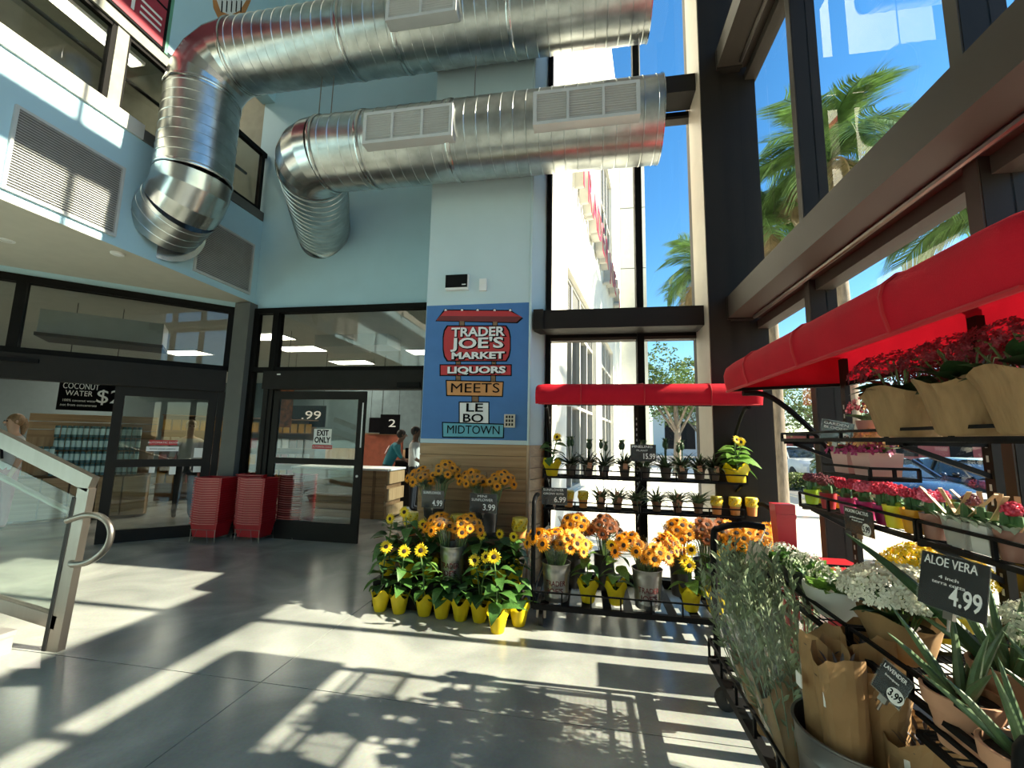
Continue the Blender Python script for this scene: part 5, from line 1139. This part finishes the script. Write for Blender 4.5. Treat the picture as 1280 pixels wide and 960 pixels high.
# ---- window rack, shelves
strap = [mat('dark strap leaf', (.030,.055,.025), .4, var=.4, scale=8, trans=.12), mat('striped strap leaf', (.10,.16,.07), .4, var=.7, scale=30, stretch=(1,1,1), trans=.2)]
tagm = mat('orange pink plant tag', (.62,.30,.18), .6, var=.3, scale=30)
brownpot = mat('brown plastic pot', (.14,.075,.04), .55, var=.15); darkpot = mat('dark nursery pot', (.035,.025,.02), .55, var=.2)
def strap_plant(seed, nl, L, mi, pot, r, h, spikes, tagged, name, lab, group):
    rnd = random.Random(seed); t = thing(name, lab, 'plant', (0,0,0), 0, group)
    MB().lathe([(r*.75,0),(r*.97,h*.85),(r*1.08,h*.86),(r*1.10,h),(r*.95,h),(r*.9,h*.85),(.001,h*.85)], 16).build('pot', pot, t, True)
    b = MB()
    for k in range(nl):
        a = k*2.4+rnd.uniform(-.2,.2); el = rnd.uniform(.5,1.25); l = L*rnd.uniform(.7,1.1)
        b.leaf((.01*math.cos(a),.01*math.sin(a),h*.85), (math.cos(a)*math.cos(el),math.sin(a)*math.cos(el),math.sin(el)), (-math.cos(a)*math.sin(el),-math.sin(a)*math.sin(el),math.cos(el)), l, .024, rnd.uniform(.35,.75), (.7,1,.95,.75,.4,.0), .2)
    f = b.build('leaves', strap[mi], t); f['kind'] = 'stuff'
    for k in range(spikes):
        x, y = rnd.uniform(-.035,.035), rnd.uniform(-.02,.02); z = L*rnd.uniform(.95,1.15)+h*.6
        s = MB(); s.tube([(x*.3,y*.3,h*.85),(x,y,z-.06)], .006, 6); s.ball((x,y,z-.02), .022, 8, 6, (1,1,1.9))
        for j in range(9): a = j*2.4; s.leaf((x+.008*math.cos(a),y+.008*math.sin(a),z+.01),(math.cos(a)*.5,math.sin(a)*.5,1),(-math.cos(a),-math.sin(a),.5),.05,.010,.2)
        for j in range(14): a = j*2.4; zz = z-.055+.005*j; s.leaf((x+.018*math.cos(a),y+.018*math.sin(a),zz),(math.cos(a),math.sin(a),.9),(-math.cos(a),-math.sin(a),.9),.018,.010,.1)
        s.build('fruit_spike', MT['greendk'], t)
    if tagged:
        m = MB(); m.box(-.022,-r*1.12-.002,h*.75,.022,-r*1.12,h*.75+.055); m.build('tag', tagm, t); t.children[-1].rotation_euler = (0,rnd.uniform(-.2,.2),0)
    return t
ztop = 1.202; xt = [(714,0),(735,1),(755,0),(781,1),(806,0),(833,0),(853,1),(875,1),(893,1)]
for k, (px, tg) in enumerate(xt):
    t = strap_plant(200+k, 44, .25, 0, darkpot, .055, .105, 2 if k < 7 else 0, tg, 'pineapple_plant', 'dark spiky pineapple plant on the top shelf of the window rack, %s from the pier' % names[k], 'pineapple plants on the top shelf')
    at(t, (ony(px,600,4.46).x, 4.46+.02*(k % 2), ztop), k*.0)
t = sunflower_pot(150, .42, 1, 'y', 11, lab='yellow potted sunflower at the pier end of the top shelf', hr=.055, hw=.15, mix=(0,3,0)); at(t, (ony(690,598,4.42).x, 4.42, ztop-.01))
t = sunflower_pot(152, .40, 2, 'y', 15, lab='sunlit yellow potted sunflower at the window end of the top shelf', hr=.05, hw=.15, mix=(2,2,1), r1=.105, r0=.08, lL=.17); at(t, (ony(921,603,4.40).x, 4.40, ztop-.01))
zm = .882
for k, (px) in enumerate((711,729)): grow_tin((ony(px,630,4.52).x,4.52,zm), 'sunflower grow kit at the pier end of the middle shelf, %s from the pier' % names[k], 'grow kits on the middle shelf', 1.05)
for k, (px) in enumerate((896,919,940)): grow_tin((ony(px,640,4.50).x,4.50,zm), 'sunflower grow kit at the window end of the middle shelf, %s from the spider plants' % names[k], 'grow kits on the middle shelf', 1.08)
for k, px in enumerate((751,772,796,821,847,873)):
    t = strap_plant(230+k, 44, .215, 1, brownpot, .048, .095, 0, k in (0,1,4), 'spider_plant', 'striped spider plant in brown pot on the middle shelf, %s from the grow kits' % names[k], 'spider plants on the middle shelf')
    if k in (0,1,4):
        m = MB().box(-.022,-.004,0,.022,-.002,.075).build('care_card', tagm, t, False, (0,-.03,.10), (.1,.1*k-.2,0))
    at(t, (ony(px,640,4.52).x, 4.52, zm), 0)
# ================================================================ THE RACK ALONG THE HIGH GLASS WALL
# ---- small cactus pots on the middle shelf
potc = {'lime':(.42,.60,.04),'yellow':(.80,.66,.04),'red':(.40,.02,.03),'magenta':(.45,.02,.13),'orange':(.75,.30,.02),'grey':(.36,.35,.32),'white':(.62,.61,.57),'rose':(.34,.15,.11)}
PM = {k: mat(k+' glazed pot', c, .35, var=.06) for k, c in potc.items()}
cact = mat('cactus green', (.05,.13,.04), .55, var=.25, scale=30); ctop = [mat('red grafted cactus', (.60,.03,.07), .5, var=.25, scale=40), mat('pink grafted cactus', (.75,.12,.20), .5, var=.3, scale=40), mat('burgundy grafted cactus', (.16,.03,.04), .5, var=.4, scale=40)]
pale = mat('pale cactus flower', (.72,.70,.45), .6)
def knob_ball(b, c, r, rnd, n=26):
    b.ball(c, r*.82, 10, 7)
    for k in range(n):
        z = 1-1.5*(k+.5)/n; a = k*2.4; q_ = math.sqrt(max(0,1-z*z)); v = Vector((q_*math.cos(a),q_*math.sin(a),z)); p = Vector(c)+v*r*.85; b.ball(p, r*.26, 6, 4)
def cactus_pot(seed, col, topi, nball, r, h, lab, square=False, spear=True):
    rnd = random.Random(seed); t = thing('cactus_pot', lab, 'plant', (0,0,0), 0, 'small pots on the middle shelf of the near rack')
    b = MB()
    if square: b.add([(s*r*.85 if i in (0,3) else -s*r*.85, 0, 0) for s in (1,) for i in ()], []) ; b.lathe([(r*1.2,0),(r*1.4,h),(r*1.25,h),(r*1.15,h*.85),(.001,h*.85)], 4)
    else: b.lathe([(r*.74,0),(r*1.0,h),(r*.92,h),(r*.88,h*.85),(.001,h*.85)], 20)
    o = b.build('pot', PM[col], t, not square)
    if square: o.rotation_euler = (0,0,PI/4)
    s = MB()
    for k in range(nball+2):
        a = k*2.4+rnd.random(); x, y = .35*r*math.cos(a)*(k > 0), .35*r*math.sin(a)*(k > 0); hh = rnd.uniform(.04,.065); s.tube([(x,y,h*.8),(x,y,h+hh*.4),(x,y,h+hh)], [.012,.013,.010], 6)
    for k in range(5):
        a = k*1.3+rnd.random(); s.leaf((.3*r*math.cos(a),.3*r*math.sin(a),h*.85),(math.cos(a),math.sin(a),1.3),(-math.cos(a),-math.sin(a),.7),.07,.03,.3)
    s.build('cactus_stem', cact, t, True)
    for k in range(nball):
        a = k*2.4+.4+seed; x, y = (.5*r*math.cos(a), .5*r*math.sin(a)) if nball > 1 else (0,0); g = MB(); knob_ball(g, (x,y,h+.06+.012*rnd.random()), rnd.uniform(.024,.030), rnd); g.build('grafted_top', ctop[topi], t, True)
    if rnd.random() < .5: g = MB(); knob_ball(g, (.02,-.6*r,h+.02), .018, rnd, 12); g.build('pale_bloom', pale, t, True)
    return t
zs = 1.202
CP = [(1016,'lime',2,3),(1026,'yellow',2,2),(1037,'red',2,2),(1049,'yellow',0,3),(1061,'magenta',0,2),(1073,'magenta',1,2),(1085,'magenta',1,3),(1096,'lime',1,2),(1108,'magenta',0,2),(1123,'yellow',0,4),(1147,'orange',0,2),(1173,'rose',1,3),(1203,'grey',2,0),(1222,'grey',2,1),(1244,'white',2,0),(1275,'rose',0,1)]
ord2 = ['first','second','third','fourth','fifth','sixth','seventh','eighth','ninth','tenth','eleventh','twelfth','thirteenth','fourteenth','fifteenth','sixteenth']
for k, (px, col, ti, nb) in enumerate(CP):
    X = 1.335 if k % 2 == 0 or k > 8 else 1.41
    p = onx(px, 640+.30*(px-1016), X); sq = col in ('white',) or k == 13
    r = .042 if k < 9 else (.048 if k < 13 else .05)
    t = cactus_pot(300+k, col, ti, nb, r, .085 if k < 9 else .095, '%s cactus pot, %s from the red bin end of the small pot shelf' % ({'lime':'lime green','yellow':'yellow','red':'dark red','magenta':'magenta','orange':'orange','grey':'grey','white':'white square','rose':'terracotta'}[col], ord2[k]), sq)
    at(t, (X, p.y, zs), 0)
    if k >= 12:                                  # wooden sticks and silvery succulents in the larger pots
        m = MB()
        for j in range(3): a = random.uniform(-.4,.4); m.bar((random.uniform(-.02,.02),random.uniform(-.03,.03),.08),(a*.12,.10*(j-1),.20),.014,.003)
        m.build('wooden_stick', mat('wood stick', (.55,.34,.18), .6), t)
        m = MB()
        for j in range(26): a = j*2.4; rr = .055*math.sqrt(j/26); m.leaf((rr*math.cos(a),rr*math.sin(a),.085),(math.cos(a)*.6,math.sin(a)*.6,.9),(-math.cos(a),-math.sin(a),.6),.04,.02,.2)
        m.build('succulent_leaves', mat('silvery green succulent', (.34,.38,.30), .6, var=.3, scale=30), t, True)

# ---- kalanchoes in kraft wraps on the upper shelf
flr = mat('dusky pink blossom', (.24,.035,.05), .6, var=.4, scale=40, trans=.3)
def blossoms(b, rnd, c, R, n, h, sz=.010):
    for k in range(n):
        a = k*2.4+rnd.uniform(-.3,.3); u = math.sqrt((k+.5)/n); rr = R*math.sin(u*1.45)/math.sin(1.45); z = c[2]+h*(.30+.70*math.cos(u*1.45))*rnd.uniform(.90,1.06)
        p = Vector((c[0]+rr*math.cos(a), c[1]+rr*math.sin(a), z)); nr = Vector((math.cos(a)*u*1.3+rnd.uniform(-.4,.4), math.sin(a)*u*1.3+rnd.uniform(-.4,.4), 1.15-u)).normalized()
        e1 = nr.cross(Vector((.3,.2,1))).normalized(); e2 = nr.cross(e1); t0 = rnd.random()*2
        for j in range(4):
            t = t0+j*PI/2; d = (e1*math.cos(t)+e2*math.sin(t)+nr*.25); s = (e2*math.cos(t)-e1*math.sin(t)); L = sz*rnd.uniform(.85,1.25)
            b.add([p, p+d*L*.6+s*L*.42, p+d*L*1.15, p+d*L*.6-s*L*.42], [(0,1,2,3)])
def kalanchoe(seed, lab, r0, r1, hw, wrapm, fl_m, R, fh, nbl, leafk=3, name='wrapped_kalanchoe', group='kalanchoes in paper wraps', pts=4, wav=.03, nst=14, sz=.010):
    rnd = random.Random(seed); t = thing(name, lab, 'plant', (0,0,0), 0, group)
    w = wrap_mb(r0, r1, hw, 36, wav, seed, pts).build('paper_wrap', wrapm, t, True)
    MB().lathe([(.001,0),(r1*.8,0)], 16, (0,0,hw*.7), cap0=False).build('soil', MT['soil'], t)
    b = MB()
    for k in range(nst):
        a = k*2.4; rr = R*.85*math.sqrt((k+.5)/nst); b.tube([(rr*.3*math.cos(a),rr*.3*math.sin(a),hw*.7),(rr*.8*math.cos(a),rr*.8*math.sin(a),hw+fh*.55),(rr*math.cos(a),rr*math.sin(a),hw+fh*(.28+.60*math.cos(min(1.4,rr/R*1.45))))], .0035, 5)
    b.build('flower_stems', MT['stem'], t)
    b = MB(); blossoms(b, rnd, (0,0,hw), R, nbl, fh, sz); f = b.build('blossoms', fl_m, t); f['kind'] = 'stuff'
    for k in range(15):
        a = k*2.4+rnd.random()*.4; leaf_obj(t, (r1*.45*math.cos(a),r1*.45*math.sin(a),hw*.85+.012*(k%4)), a, rnd.uniform(.05,.7), R*.62*rnd.uniform(.8,1.2), leafk, rnd.uniform(-.3,.3))
    return t
zu = 1.592
for k, (px, lab) in enumerate(((1137,'dusky pink kalanchoe in kraft wrap, first on the upper shelf from the pink planters'),(1222,'dusky pink kalanchoe in kraft wrap, middle of the upper shelf'),(1312,'dusky pink kalanchoe in kraft wrap, cut by the frame on the upper shelf'))):
    p = onx(px, 540, 1.27); t = kalanchoe(400+k, lab, .098, .135, .185, MT['kraftlt'], flr, .185, .155, 420, 3, pts=4, wav=.012, sz=.0095); at(t, (1.27, p.y, zu), .5+k)
p = onx(1190,545,1.42); t = kalanchoe(404, 'dusky pink kalanchoe in kraft wrap behind the middle one on the upper shelf', .085, .12, .16, MT['kraftlt'], flr, .16, .14, 300, 3, wav=.012, sz=.011); at(t, (1.45, p.y+.06, zu), 1.1)
# pink planters on their own small wire tray at the rack end
pk = mat('pale pink planter', (.70,.40,.36), .5, var=.04); mixfl = [mat('mixed magenta flowers', (.40,.03,.14), .6, var=.3, scale=50), mat('mixed yellow pink flowers', (.70,.38,.16), .6, var=.5, scale=40)]
t = thing('wire_tray', 'small black wire tray under the pink planters at the rack end', 'tray', (1.40,2.50,1.40)); shelf_tray(t, -.10, .10, 0, -.20, .20, .05)
t.children[0].name = 'tray'
MB().tube([(.06,.0,0),(.1,.02,-.1),(.16,.05,-.16)], .012, 8).build('bracket', MT['black'], t, True)
for k, (y, z, lab) in enumerate(((2.42,1.41,'pale pink planter with magenta and yellow flowers on the wire tray'),(2.60,1.41,'pale pink planter with mixed flowers at the far end of the wire tray'))):
    t = thing('pink_planter', lab, 'plant', (1.40,y,z), 0, 'pink planters at the rack end'); w_, d_, h_ = .075, .075, .11
    m = MB(); m.add([(-w_*.85,-d_*.85,0),(w_*.85,-d_*.85,0),(w_*.85,d_*.85,0),(-w_*.85,d_*.85,0),(-w_,-d_,h_),(w_,-d_,h_),(w_,d_,h_),(-w_,d_,h_),(-w_*.9,-d_*.9,h_),(w_*.9,-d_*.9,h_),(w_*.9,d_*.9,h_),(-w_*.9,d_*.9,h_)], [(3,2,1,0),(0,1,5,4),(1,2,6,5),(2,3,7,6),(3,0,4,7),(4,5,9,8),(5,6,10,9),(6,7,11,10),(7,4,8,11),(8,9,10,11)]); m.build('planter', pk, t)
    rnd = random.Random(430+k); b = MB(); blossoms(b, rnd, (0,0,h_), .11, 60, .11, .016); o = b.build('yellow_pink_blossoms', mixfl[1], t); o['kind'] = 'stuff'
    b = MB(); blossoms(b, rnd, (-.03,0,h_*.7), .09, 34, .09, .018); o = b.build('magenta_blossoms', mixfl[0], t); o['kind'] = 'stuff'
    for j in range(12): a = j*2.4; leaf_obj(t, (.03*math.cos(a),.03*math.sin(a),h_), a, .5, .09, 0)
for k, (y, lab) in enumerate(((2.40,'upper pink planter with orange blooms behind the kraft wraps'),(2.56,'upper pink planter nearest the awning arm'))):
    t = thing('pink_planter', lab, 'plant', (1.47,y,1.592), 0, 'pink planters at the rack end')
    MB().lathe([(.05,0),(.066,.095),(.06,.095),(.055,.08),(.001,.08)], 18).build('planter', pk, t, True)
    rnd = random.Random(440+k); b = MB(); blossoms(b, rnd, (0,0,.095), .10, 60, .13, .015); o = b.build('blossoms', flr if k else mixfl[1], t); o['kind'] = 'stuff'
    for j in range(12): a = j*2.4; leaf_obj(t, (.03*math.cos(a),.03*math.sin(a),.09), a, .5, .09, 3)

# ---- lower shelf: bowl, wrapped white kalanchoe, yellow mums, grey pots, aloes
z1 = .782
whitefl = mat('white blossom', (.72,.72,.60), .6, var=.1, trans=.2); yelfl = mat('yellow mum blossom', (.85,.58,.02), .6, var=.2, scale=30, trans=.2)
def bowl_plant(loc, r, h, pot, lab, seed, leafcol=2, fl=True, nleaf=34):
    rnd = random.Random(seed); t = thing('bowl_planter', lab, 'plant', loc, 0, 'bowl planters on the lower shelf')
    MB().lathe([(r*.55,0),(r*.86,h*.35),(r,h*.8),(r*1.0,h),(r*.94,h),(r*.9,h*.85),(.001,h*.85)], 28).build('bowl', pot, t, True)
    for k in range(nleaf):
        a = k*2.4; rr = r*.8*math.sqrt((k+.5)/nleaf); leaf_obj(t, (rr*math.cos(a),rr*math.sin(a),h*.85), a, rnd.uniform(.4,1.3), rnd.uniform(.05,.10), leafcol if rnd.random() < .6 else 0, rnd.uniform(-.6,.6))
    if fl: b = MB(); blossoms(b, rnd, (0,0,h), r*.8, 46, .08, .012); o = b.build('white_blossoms', whitefl, t); o['kind'] = 'stuff'
    return t
p = onx(1045,760,1.12); bowl_plant((1.13,p.y,z1), .135, .13, mat('white ceramic', (.62,.62,.58), .4, var=.03), 'wide white bowl planter with bright leaves on the lower shelf', 500)
chp = mat('charcoal pot', (.05,.05,.055), .5)
bowl_plant((1.10,2.80,z1), .10, .13, chp, 'charcoal pot at the red bin end of the lower shelf', 501, 0)
bowl_plant((1.12,2.57,z1), .10, .13, chp, 'charcoal pot between the white bowl and the red bin end', 502, 2)
p = onx(1105,770,1.13); t = kalanchoe(510, 'white kalanchoe in kraft wrap on the lower shelf beside the white bowl', .085, .125, .155, MT['kraft'], whitefl, .185, .17, 700, 3, pts=3, wav=.012, sz=.013); at(t, (1.16,1.95,z1-.01), .3)
t = kalanchoe(511, 'yellow flowering plant in yellow wrap behind the white kalanchoe', .09, .12, .16, MT['yellow'], yelfl, .19, .20, 800, 0, name='yellow_mum', group='flowering plants on the lower shelf', sz=.012); at(t, (1.43,2.16,z1), .3)
t = kalanchoe(512, 'white flowering plant behind the aloe price sign', .08, .11, .14, MT['kraft'], whitefl, .15, .16, 420, 0, pts=3, sz=.012, wav=.012); at(t, (1.42,1.66,z1), 1.0)
def aloe(loc, r, h, lab, seed, n=8, L=.30, pot=True, group='aloes in terracotta pots'):
    rnd = random.Random(seed); t = thing('potted_aloe', lab, 'plant', loc, 0, group)
    MB().lathe([(r*.70,0),(r*.92,h*.70),(r*1.04,h*.71),(r*1.09,h*.99),(r*1.07,h),(r*.98,h),(r*.93,h*.86),(.001,h*.86)], 30).build('terracotta_pot', MT['terracotta'], t, True)
    MB().lathe([(.001,.003),(r*.94,0)], 20, (0,0,h*.865), cap0=False).build('soil', MT['soil'], t)
    am = mat('aloe green', (.075,.13,.055), .4, var=.3, scale=25)
    for k in range(n):
        a = k*2.4+rnd.random()*.5; el = rnd.uniform(.8,1.45) if k < n-2 else rnd.uniform(.4,.8); l = L*rnd.uniform(.7,1.15); d = Vector((math.cos(a)*math.cos(el),math.sin(a)*math.cos(el),math.sin(el))); b0 = Vector((r*.25*math.cos(a),r*.25*math.sin(a),h*.85))
        P = [b0+d*l*u+Vector((math.cos(a),math.sin(a),-.2))*l*.12*u*u for u in (0,.2,.45,.7,.9,1)]
        MB().tube(P, [.0135*rnd.uniform(.8,1.1)*q_ for q_ in (.9,1.0,.85,.6,.3,.05)], 8).build('leaf', am, t, True)
    return t
def pot_at(px, py, X, z): return onx(px, py, X)
aloe((1.07,1.56,.70), .085, .15, 'aloe in terracotta pot under the aloe price sign', 520, 9, .22)
aloe((1.02,1.30,.70), .085, .15, 'nearest aloe in terracotta pot, cut by the frame edge', 521, 8, .22)
aloe((1.22,1.38,.72), .09, .15, 'aloe in terracotta pot behind the nearest aloe', 522, 9, .22)
t = aloe((1.24,1.62,.77), .085, .14, 'aloe in terracotta pot with long blades behind the aloe sign', 523, 7, .28)
P_ = [Vector((-.02,.02,.12)),Vector((-.10,.12,.26)),Vector((-.17,.22,.36)),Vector((-.24,.33,.44))]
MB().tube(smooth_path(P_,3), [.020,.021,.021,.020,.018,.016,.013,.010,.007,.002], 6).build('long_leaf', MT['greendk'], t, True)
# the shelf front carries a lower tray for the near aloes
t = thing('aloe_tray', 'low black wire tray carrying the terracotta aloes', 'tray', (1.08,1.42,.68)); shelf_tray(t, -.08, .28, 0, -.40, .22, .06).name = 'tray'
# cellophane sleeve standing behind the near aloe
t = thing('sleeved_plant', 'green plant in a clear cellophane sleeve behind the aloes', 'plant', (1.36,1.42,.782), 0)
MB().lathe([(.06,0),(.075,.12),(.07,.12),(.001,.1)], 18).build('pot', MT['terracotta'], t, True)
wrap_mb(.07,.16,.34,28,.03,9,4).build('sleeve', MT['cello'], t, True)
b = MB(); rnd = random.Random(9)
for k in range(40): a = k*2.4; el = rnd.uniform(.6,1.4); b.leaf((0,0,.1),(math.cos(a)*math.cos(el),math.sin(a)*math.cos(el),math.sin(el)),(-math.cos(a),-math.sin(a),.5),rnd.uniform(.15,.3),.03,.3)
o = b.build('foliage', MT['green'], t); o['kind'] = 'stuff'

# ---- deck: tub of paper-wrapped bunches, eucalyptus sleeves
TX, TY, TZ = .955, 1.86, .252
t = thing('metal_tub', 'round galvanised tub full of brown paper bunches on the near rack deck', 'tub', (TX,TY,TZ))
r, h = .205, .30
MB().lathe([(r*.88,0),(r*.92,h*.3),(r*.95,h*.33),(r*.93,h*.36),(r*.97,h*.7),(r*1.0,h*.73),(r*.98,h*.77),(r,h*.96),(r*1.03,h*.98),(r*1.03,h),(r*.98,h),(r*.85,.02),(.001,.02)], 40).build('tub_body', mat('dull galvanised tub', (.16,.16,.155), .4, metal=.8, var=.15), t, True)
def paper_bunch(loc, rz, H, r0, r1, lab, seed, lean=(0,0), open_=True, group='paper bunches in the tub', dark=True, tagp=True):
    rnd = random.Random(seed); t = thing('paper_bunch', lab, 'bouquet', loc, rz, group); b = MB(); ph = rnd.random()*6; N = 9
    prof = [(r0+(r1-r0)*(k/N)**.8, H*k/N) for k in range(N+1)]; off = [[rnd.uniform(-1,1) for _ in range(22)] for _ in range(N+1)]
    def wv(k, tt, r, z): u = k/N; j = int(round(tt/(2*PI)*22)) % 22; return (r*(.78+.22*abs(math.cos(tt+.3))**.7)*(1+.05*math.sin(5*tt+ph)+.045*off[k][j]*(u > .1)), z+(k == N)*(.035*math.sin(2*tt+ph)+.012*off[k][j]))
    b.lathe(prof, 22, wave=wv)
    b.v = [(x+lean[0]*z/H, y+lean[1]*z/H, z) for x, y, z in b.v]
    b.build('paper_sleeve', MT['kraft'], t)
    f = MB(); 
    for k in range(46):
        a = k*2.4; rr = r1*.6*math.sqrt((k+.5)/46); p = Vector((rr*math.cos(a)+lean[0]*.85, rr*math.sin(a)+lean[1]*.85, H*.74+rnd.uniform(0,.10)*H*2)); f.leaf(p,(math.cos(a)*.5,math.sin(a)*.5,1),(-math.cos(a),-math.sin(a),.5),.05,.012,.2)
    o = f.build('dried_flowers', mat('dark lavender stems', (.07,.06,.07), .8, var=.4, scale=30) if dark else MT['green'], t); o['kind'] = 'stuff'
    if tagp: MB().box(-.02,-r1*.80,H*.70,.02,-r1*.80+.004,H*.73+.03).build('label_tag', MT['paper'], t)
    return t
for k, (dx, dy, H, r1, lx, ly, lab) in enumerate(((-.10,.05,.53,.092,-.05,.04,'tall brown paper bunch at the eucalyptus side of the tub'),(-.075,-.07,.53,.088,-.02,.0,'tall brown paper bunch with a white tag at the front of the tub'),(.05,.10,.55,.095,.03,.04,'brown paper bunch at the back of the tub'),(.03,-.02,.48,.09,.03,-.01,'brown paper bunch standing in the middle of the tub'),(.075,-.10,.36,.11,.06,-.03,'low open brown paper bunch nearest the aloes in the tub'))):
    paper_bunch((TX+dx,TY+dy,TZ+.03), -PI/2+.3*k, H, .055, r1, lab, 540+k, (lx*1.0,ly*1.0))
paper_bunch((1.22,1.36,.25), .4, .36, .05, .08, 'brown paper bunch lying low under the aloe tray', 550, (.0,.02), tagp=False)
sage = mat('eucalyptus leaves', (.20,.26,.15), .6, var=.45, scale=20, trans=.25)
def eucalyptus(loc, lab, seed, lean, H=.62, r1=.14, paper=True):
    rnd = random.Random(seed); t = thing('eucalyptus_bouquet', lab, 'bouquet', loc, 0, 'eucalyptus bunches on the near rack deck'); b = MB(); L = Vector((lean[0],lean[1],H))
    for k in range(26):
        a = k*2.4; rr = r1*math.sqrt((k+.5)/26); tip = L+Vector((rr*math.cos(a)*1.1, rr*math.sin(a)*1.1, rnd.uniform(-.05,.14))); b0 = Vector((.02*math.cos(a),.02*math.sin(a),.02)); mid = (b0+tip)/2+Vector((rr*.2*math.cos(a),rr*.2*math.sin(a),0))
        P = smooth_path([b0,mid,tip],5); b.tube(P, .0025, 4)
        for j in range(3, len(P)):
            for s in (-1,1):
                tng = (P[j]-P[j-1]).normalized(); sd = tng.cross(Vector((rnd.gauss(0,1),rnd.gauss(0,1),rnd.gauss(0,1)))).normalized(); b.leaf(P[j]-tng*.01*s, (sd*.8+tng), tng.cross(sd), rnd.uniform(.035,.06), .014, .15, (.2,1,.8,.0))
    o = b.build('foliage', sage, t); o['kind'] = 'stuff'
    def cone(r0, ra, f0, f1, m_, name):
        c = MB(); N = 6
        def wv(k, tt, r, z): return (r*(1+.07*math.sin(5*tt+seed)+.03*math.sin(11*tt)), z+(k == N)*.04*math.sin(3*tt))
        c.lathe([(r0+(ra-r0)*(k/N), H*(f0+(f1-f0)*k/N)) for k in range(N+1)], 24, wave=wv, cap0=False)
        c.v = [(x+lean[0]*z/H, y+lean[1]*z/H, z) for x, y, z in c.v]; c.build(name, m_, t, True)
    if paper: cone(.045,.085,.0,.48,MT['kraft'],'paper_wrap')
    cone(.05,r1*1.12,.05,.97,MT['cello'],'cellophane')
    return t
eucalyptus((.80,2.06,.26), 'eucalyptus bunch in clear sleeve and brown paper, nearest at the rack edge', 560, (-.02,.20), .58, .15)
eucalyptus((.80,2.30,.26), 'eucalyptus bunch in clear sleeve leaning over the rack edge', 561, (-.07,.20), .62, .15)
eucalyptus((1.00,2.36,.26), 'leafy eucalyptus bunch behind the sleeved ones', 562, (-.02,.12), .58, .15, False)
eucalyptus((.92,2.68,.26), 'leafy eucalyptus bunch at the red bin end of the deck', 563, (-.03,.05), .60, .15, False)
# paper price flag on the push handle
p = onx(946,695,.93); t = thing('care_card', 'pale care card hanging below the black push handle', 'card', (p.x,p.y,p.z)); MB().box(-.05,-.002,-.07,.05,.002,.07).build('card', mat('pale orange card', (.62,.50,.40), .6, var=.2, scale=20), t); MB().tube([(0,0,.07),(.01,.0,.16)], .003, 5).build('string', MT['whitemetal'], t); t.rotation_euler = (0,.25,-.6)

# ---- red bin and red tub between the racks
t = thing('red_bin', 'tall tapered red plastic bin standing between the two racks', 'bin', (1.42,3.55,0))
m = MB(); m.add([(-.02,-.03,0),(.05,-.03,0),(.05,.04,0),(-.02,.04,0),(-.075,-.05,1.12),(.06,-.05,1.12),(.06,.06,1.12),(-.075,.06,1.12),(-.065,-.04,1.12),(.05,-.04,1.12),(.05,.05,1.12),(-.065,.05,1.12)], [(3,2,1,0),(0,1,5,4),(1,2,6,5),(2,3,7,6),(3,0,4,7),(4,5,9,8),(5,6,10,9),(6,7,11,10),(7,4,8,11),(8,9,10,11)])
m.build('bin_body', MT['redplastic'], t); MB().box(-.07,-.053,1.02,.062,-.047,1.05).build('rim_band', MT['redplastic'], t)
t = thing('red_tub', 'low red plastic tub beside the tapered red bin', 'tub', (1.55,3.2,.0))
m = MB(); m.add([(-.13,-.13,0),(.13,-.13,0),(.13,.13,0),(-.13,.13,0),(-.15,-.15,.80),(.15,-.15,.80),(.15,.15,.80),(-.15,.15,.80),(-.13,-.13,.80),(.13,-.13,.80),(.13,.13,.80),(-.13,.13,.80)], [(3,2,1,0),(0,1,5,4),(1,2,6,5),(2,3,7,6),(3,0,4,7),(4,5,9,8),(5,6,10,9),(6,7,11,10),(7,4,8,11),(8,9,10,11)]); m.build('tub_body', MT['redplastic'], t); MB().box(-.16,-.16,.77,.16,-.15,.80).build('rim', MT['redplastic'], t)
# ================================================================ lettering: fitted to its board, then turned into plain meshes
bpy.context.view_layer.update()
for o, wd in FITS:
    if o.dimensions.x > 1e-6: o.scale.x *= min(wd/o.dimensions.x, 1.6)
dg_ = bpy.context.evaluated_depsgraph_get()
for o in [o for o in SC.objects if o.type == 'FONT']:
    me = bpy.data.meshes.new_from_object(o.evaluated_get(dg_)); c = o.data; nm = o.name; o.name = 'old'
    if 'wrap' in o:
        R = o['wrap']; s = o.scale.x
        for v in me.vertices: a = v.co.x*s/R; d = v.co.z; v.co.x = (R+d)*math.sin(a)/s; v.co.z = (R+d)*math.cos(a)-R
    n = bpy.data.objects.new(nm, me); COL.objects.link(n); n.parent = o.parent; n.location = o.location; n.rotation_euler = o.rotation_euler; n.scale = o.scale
    bpy.data.objects.remove(o); bpy.data.curves.remove(c)
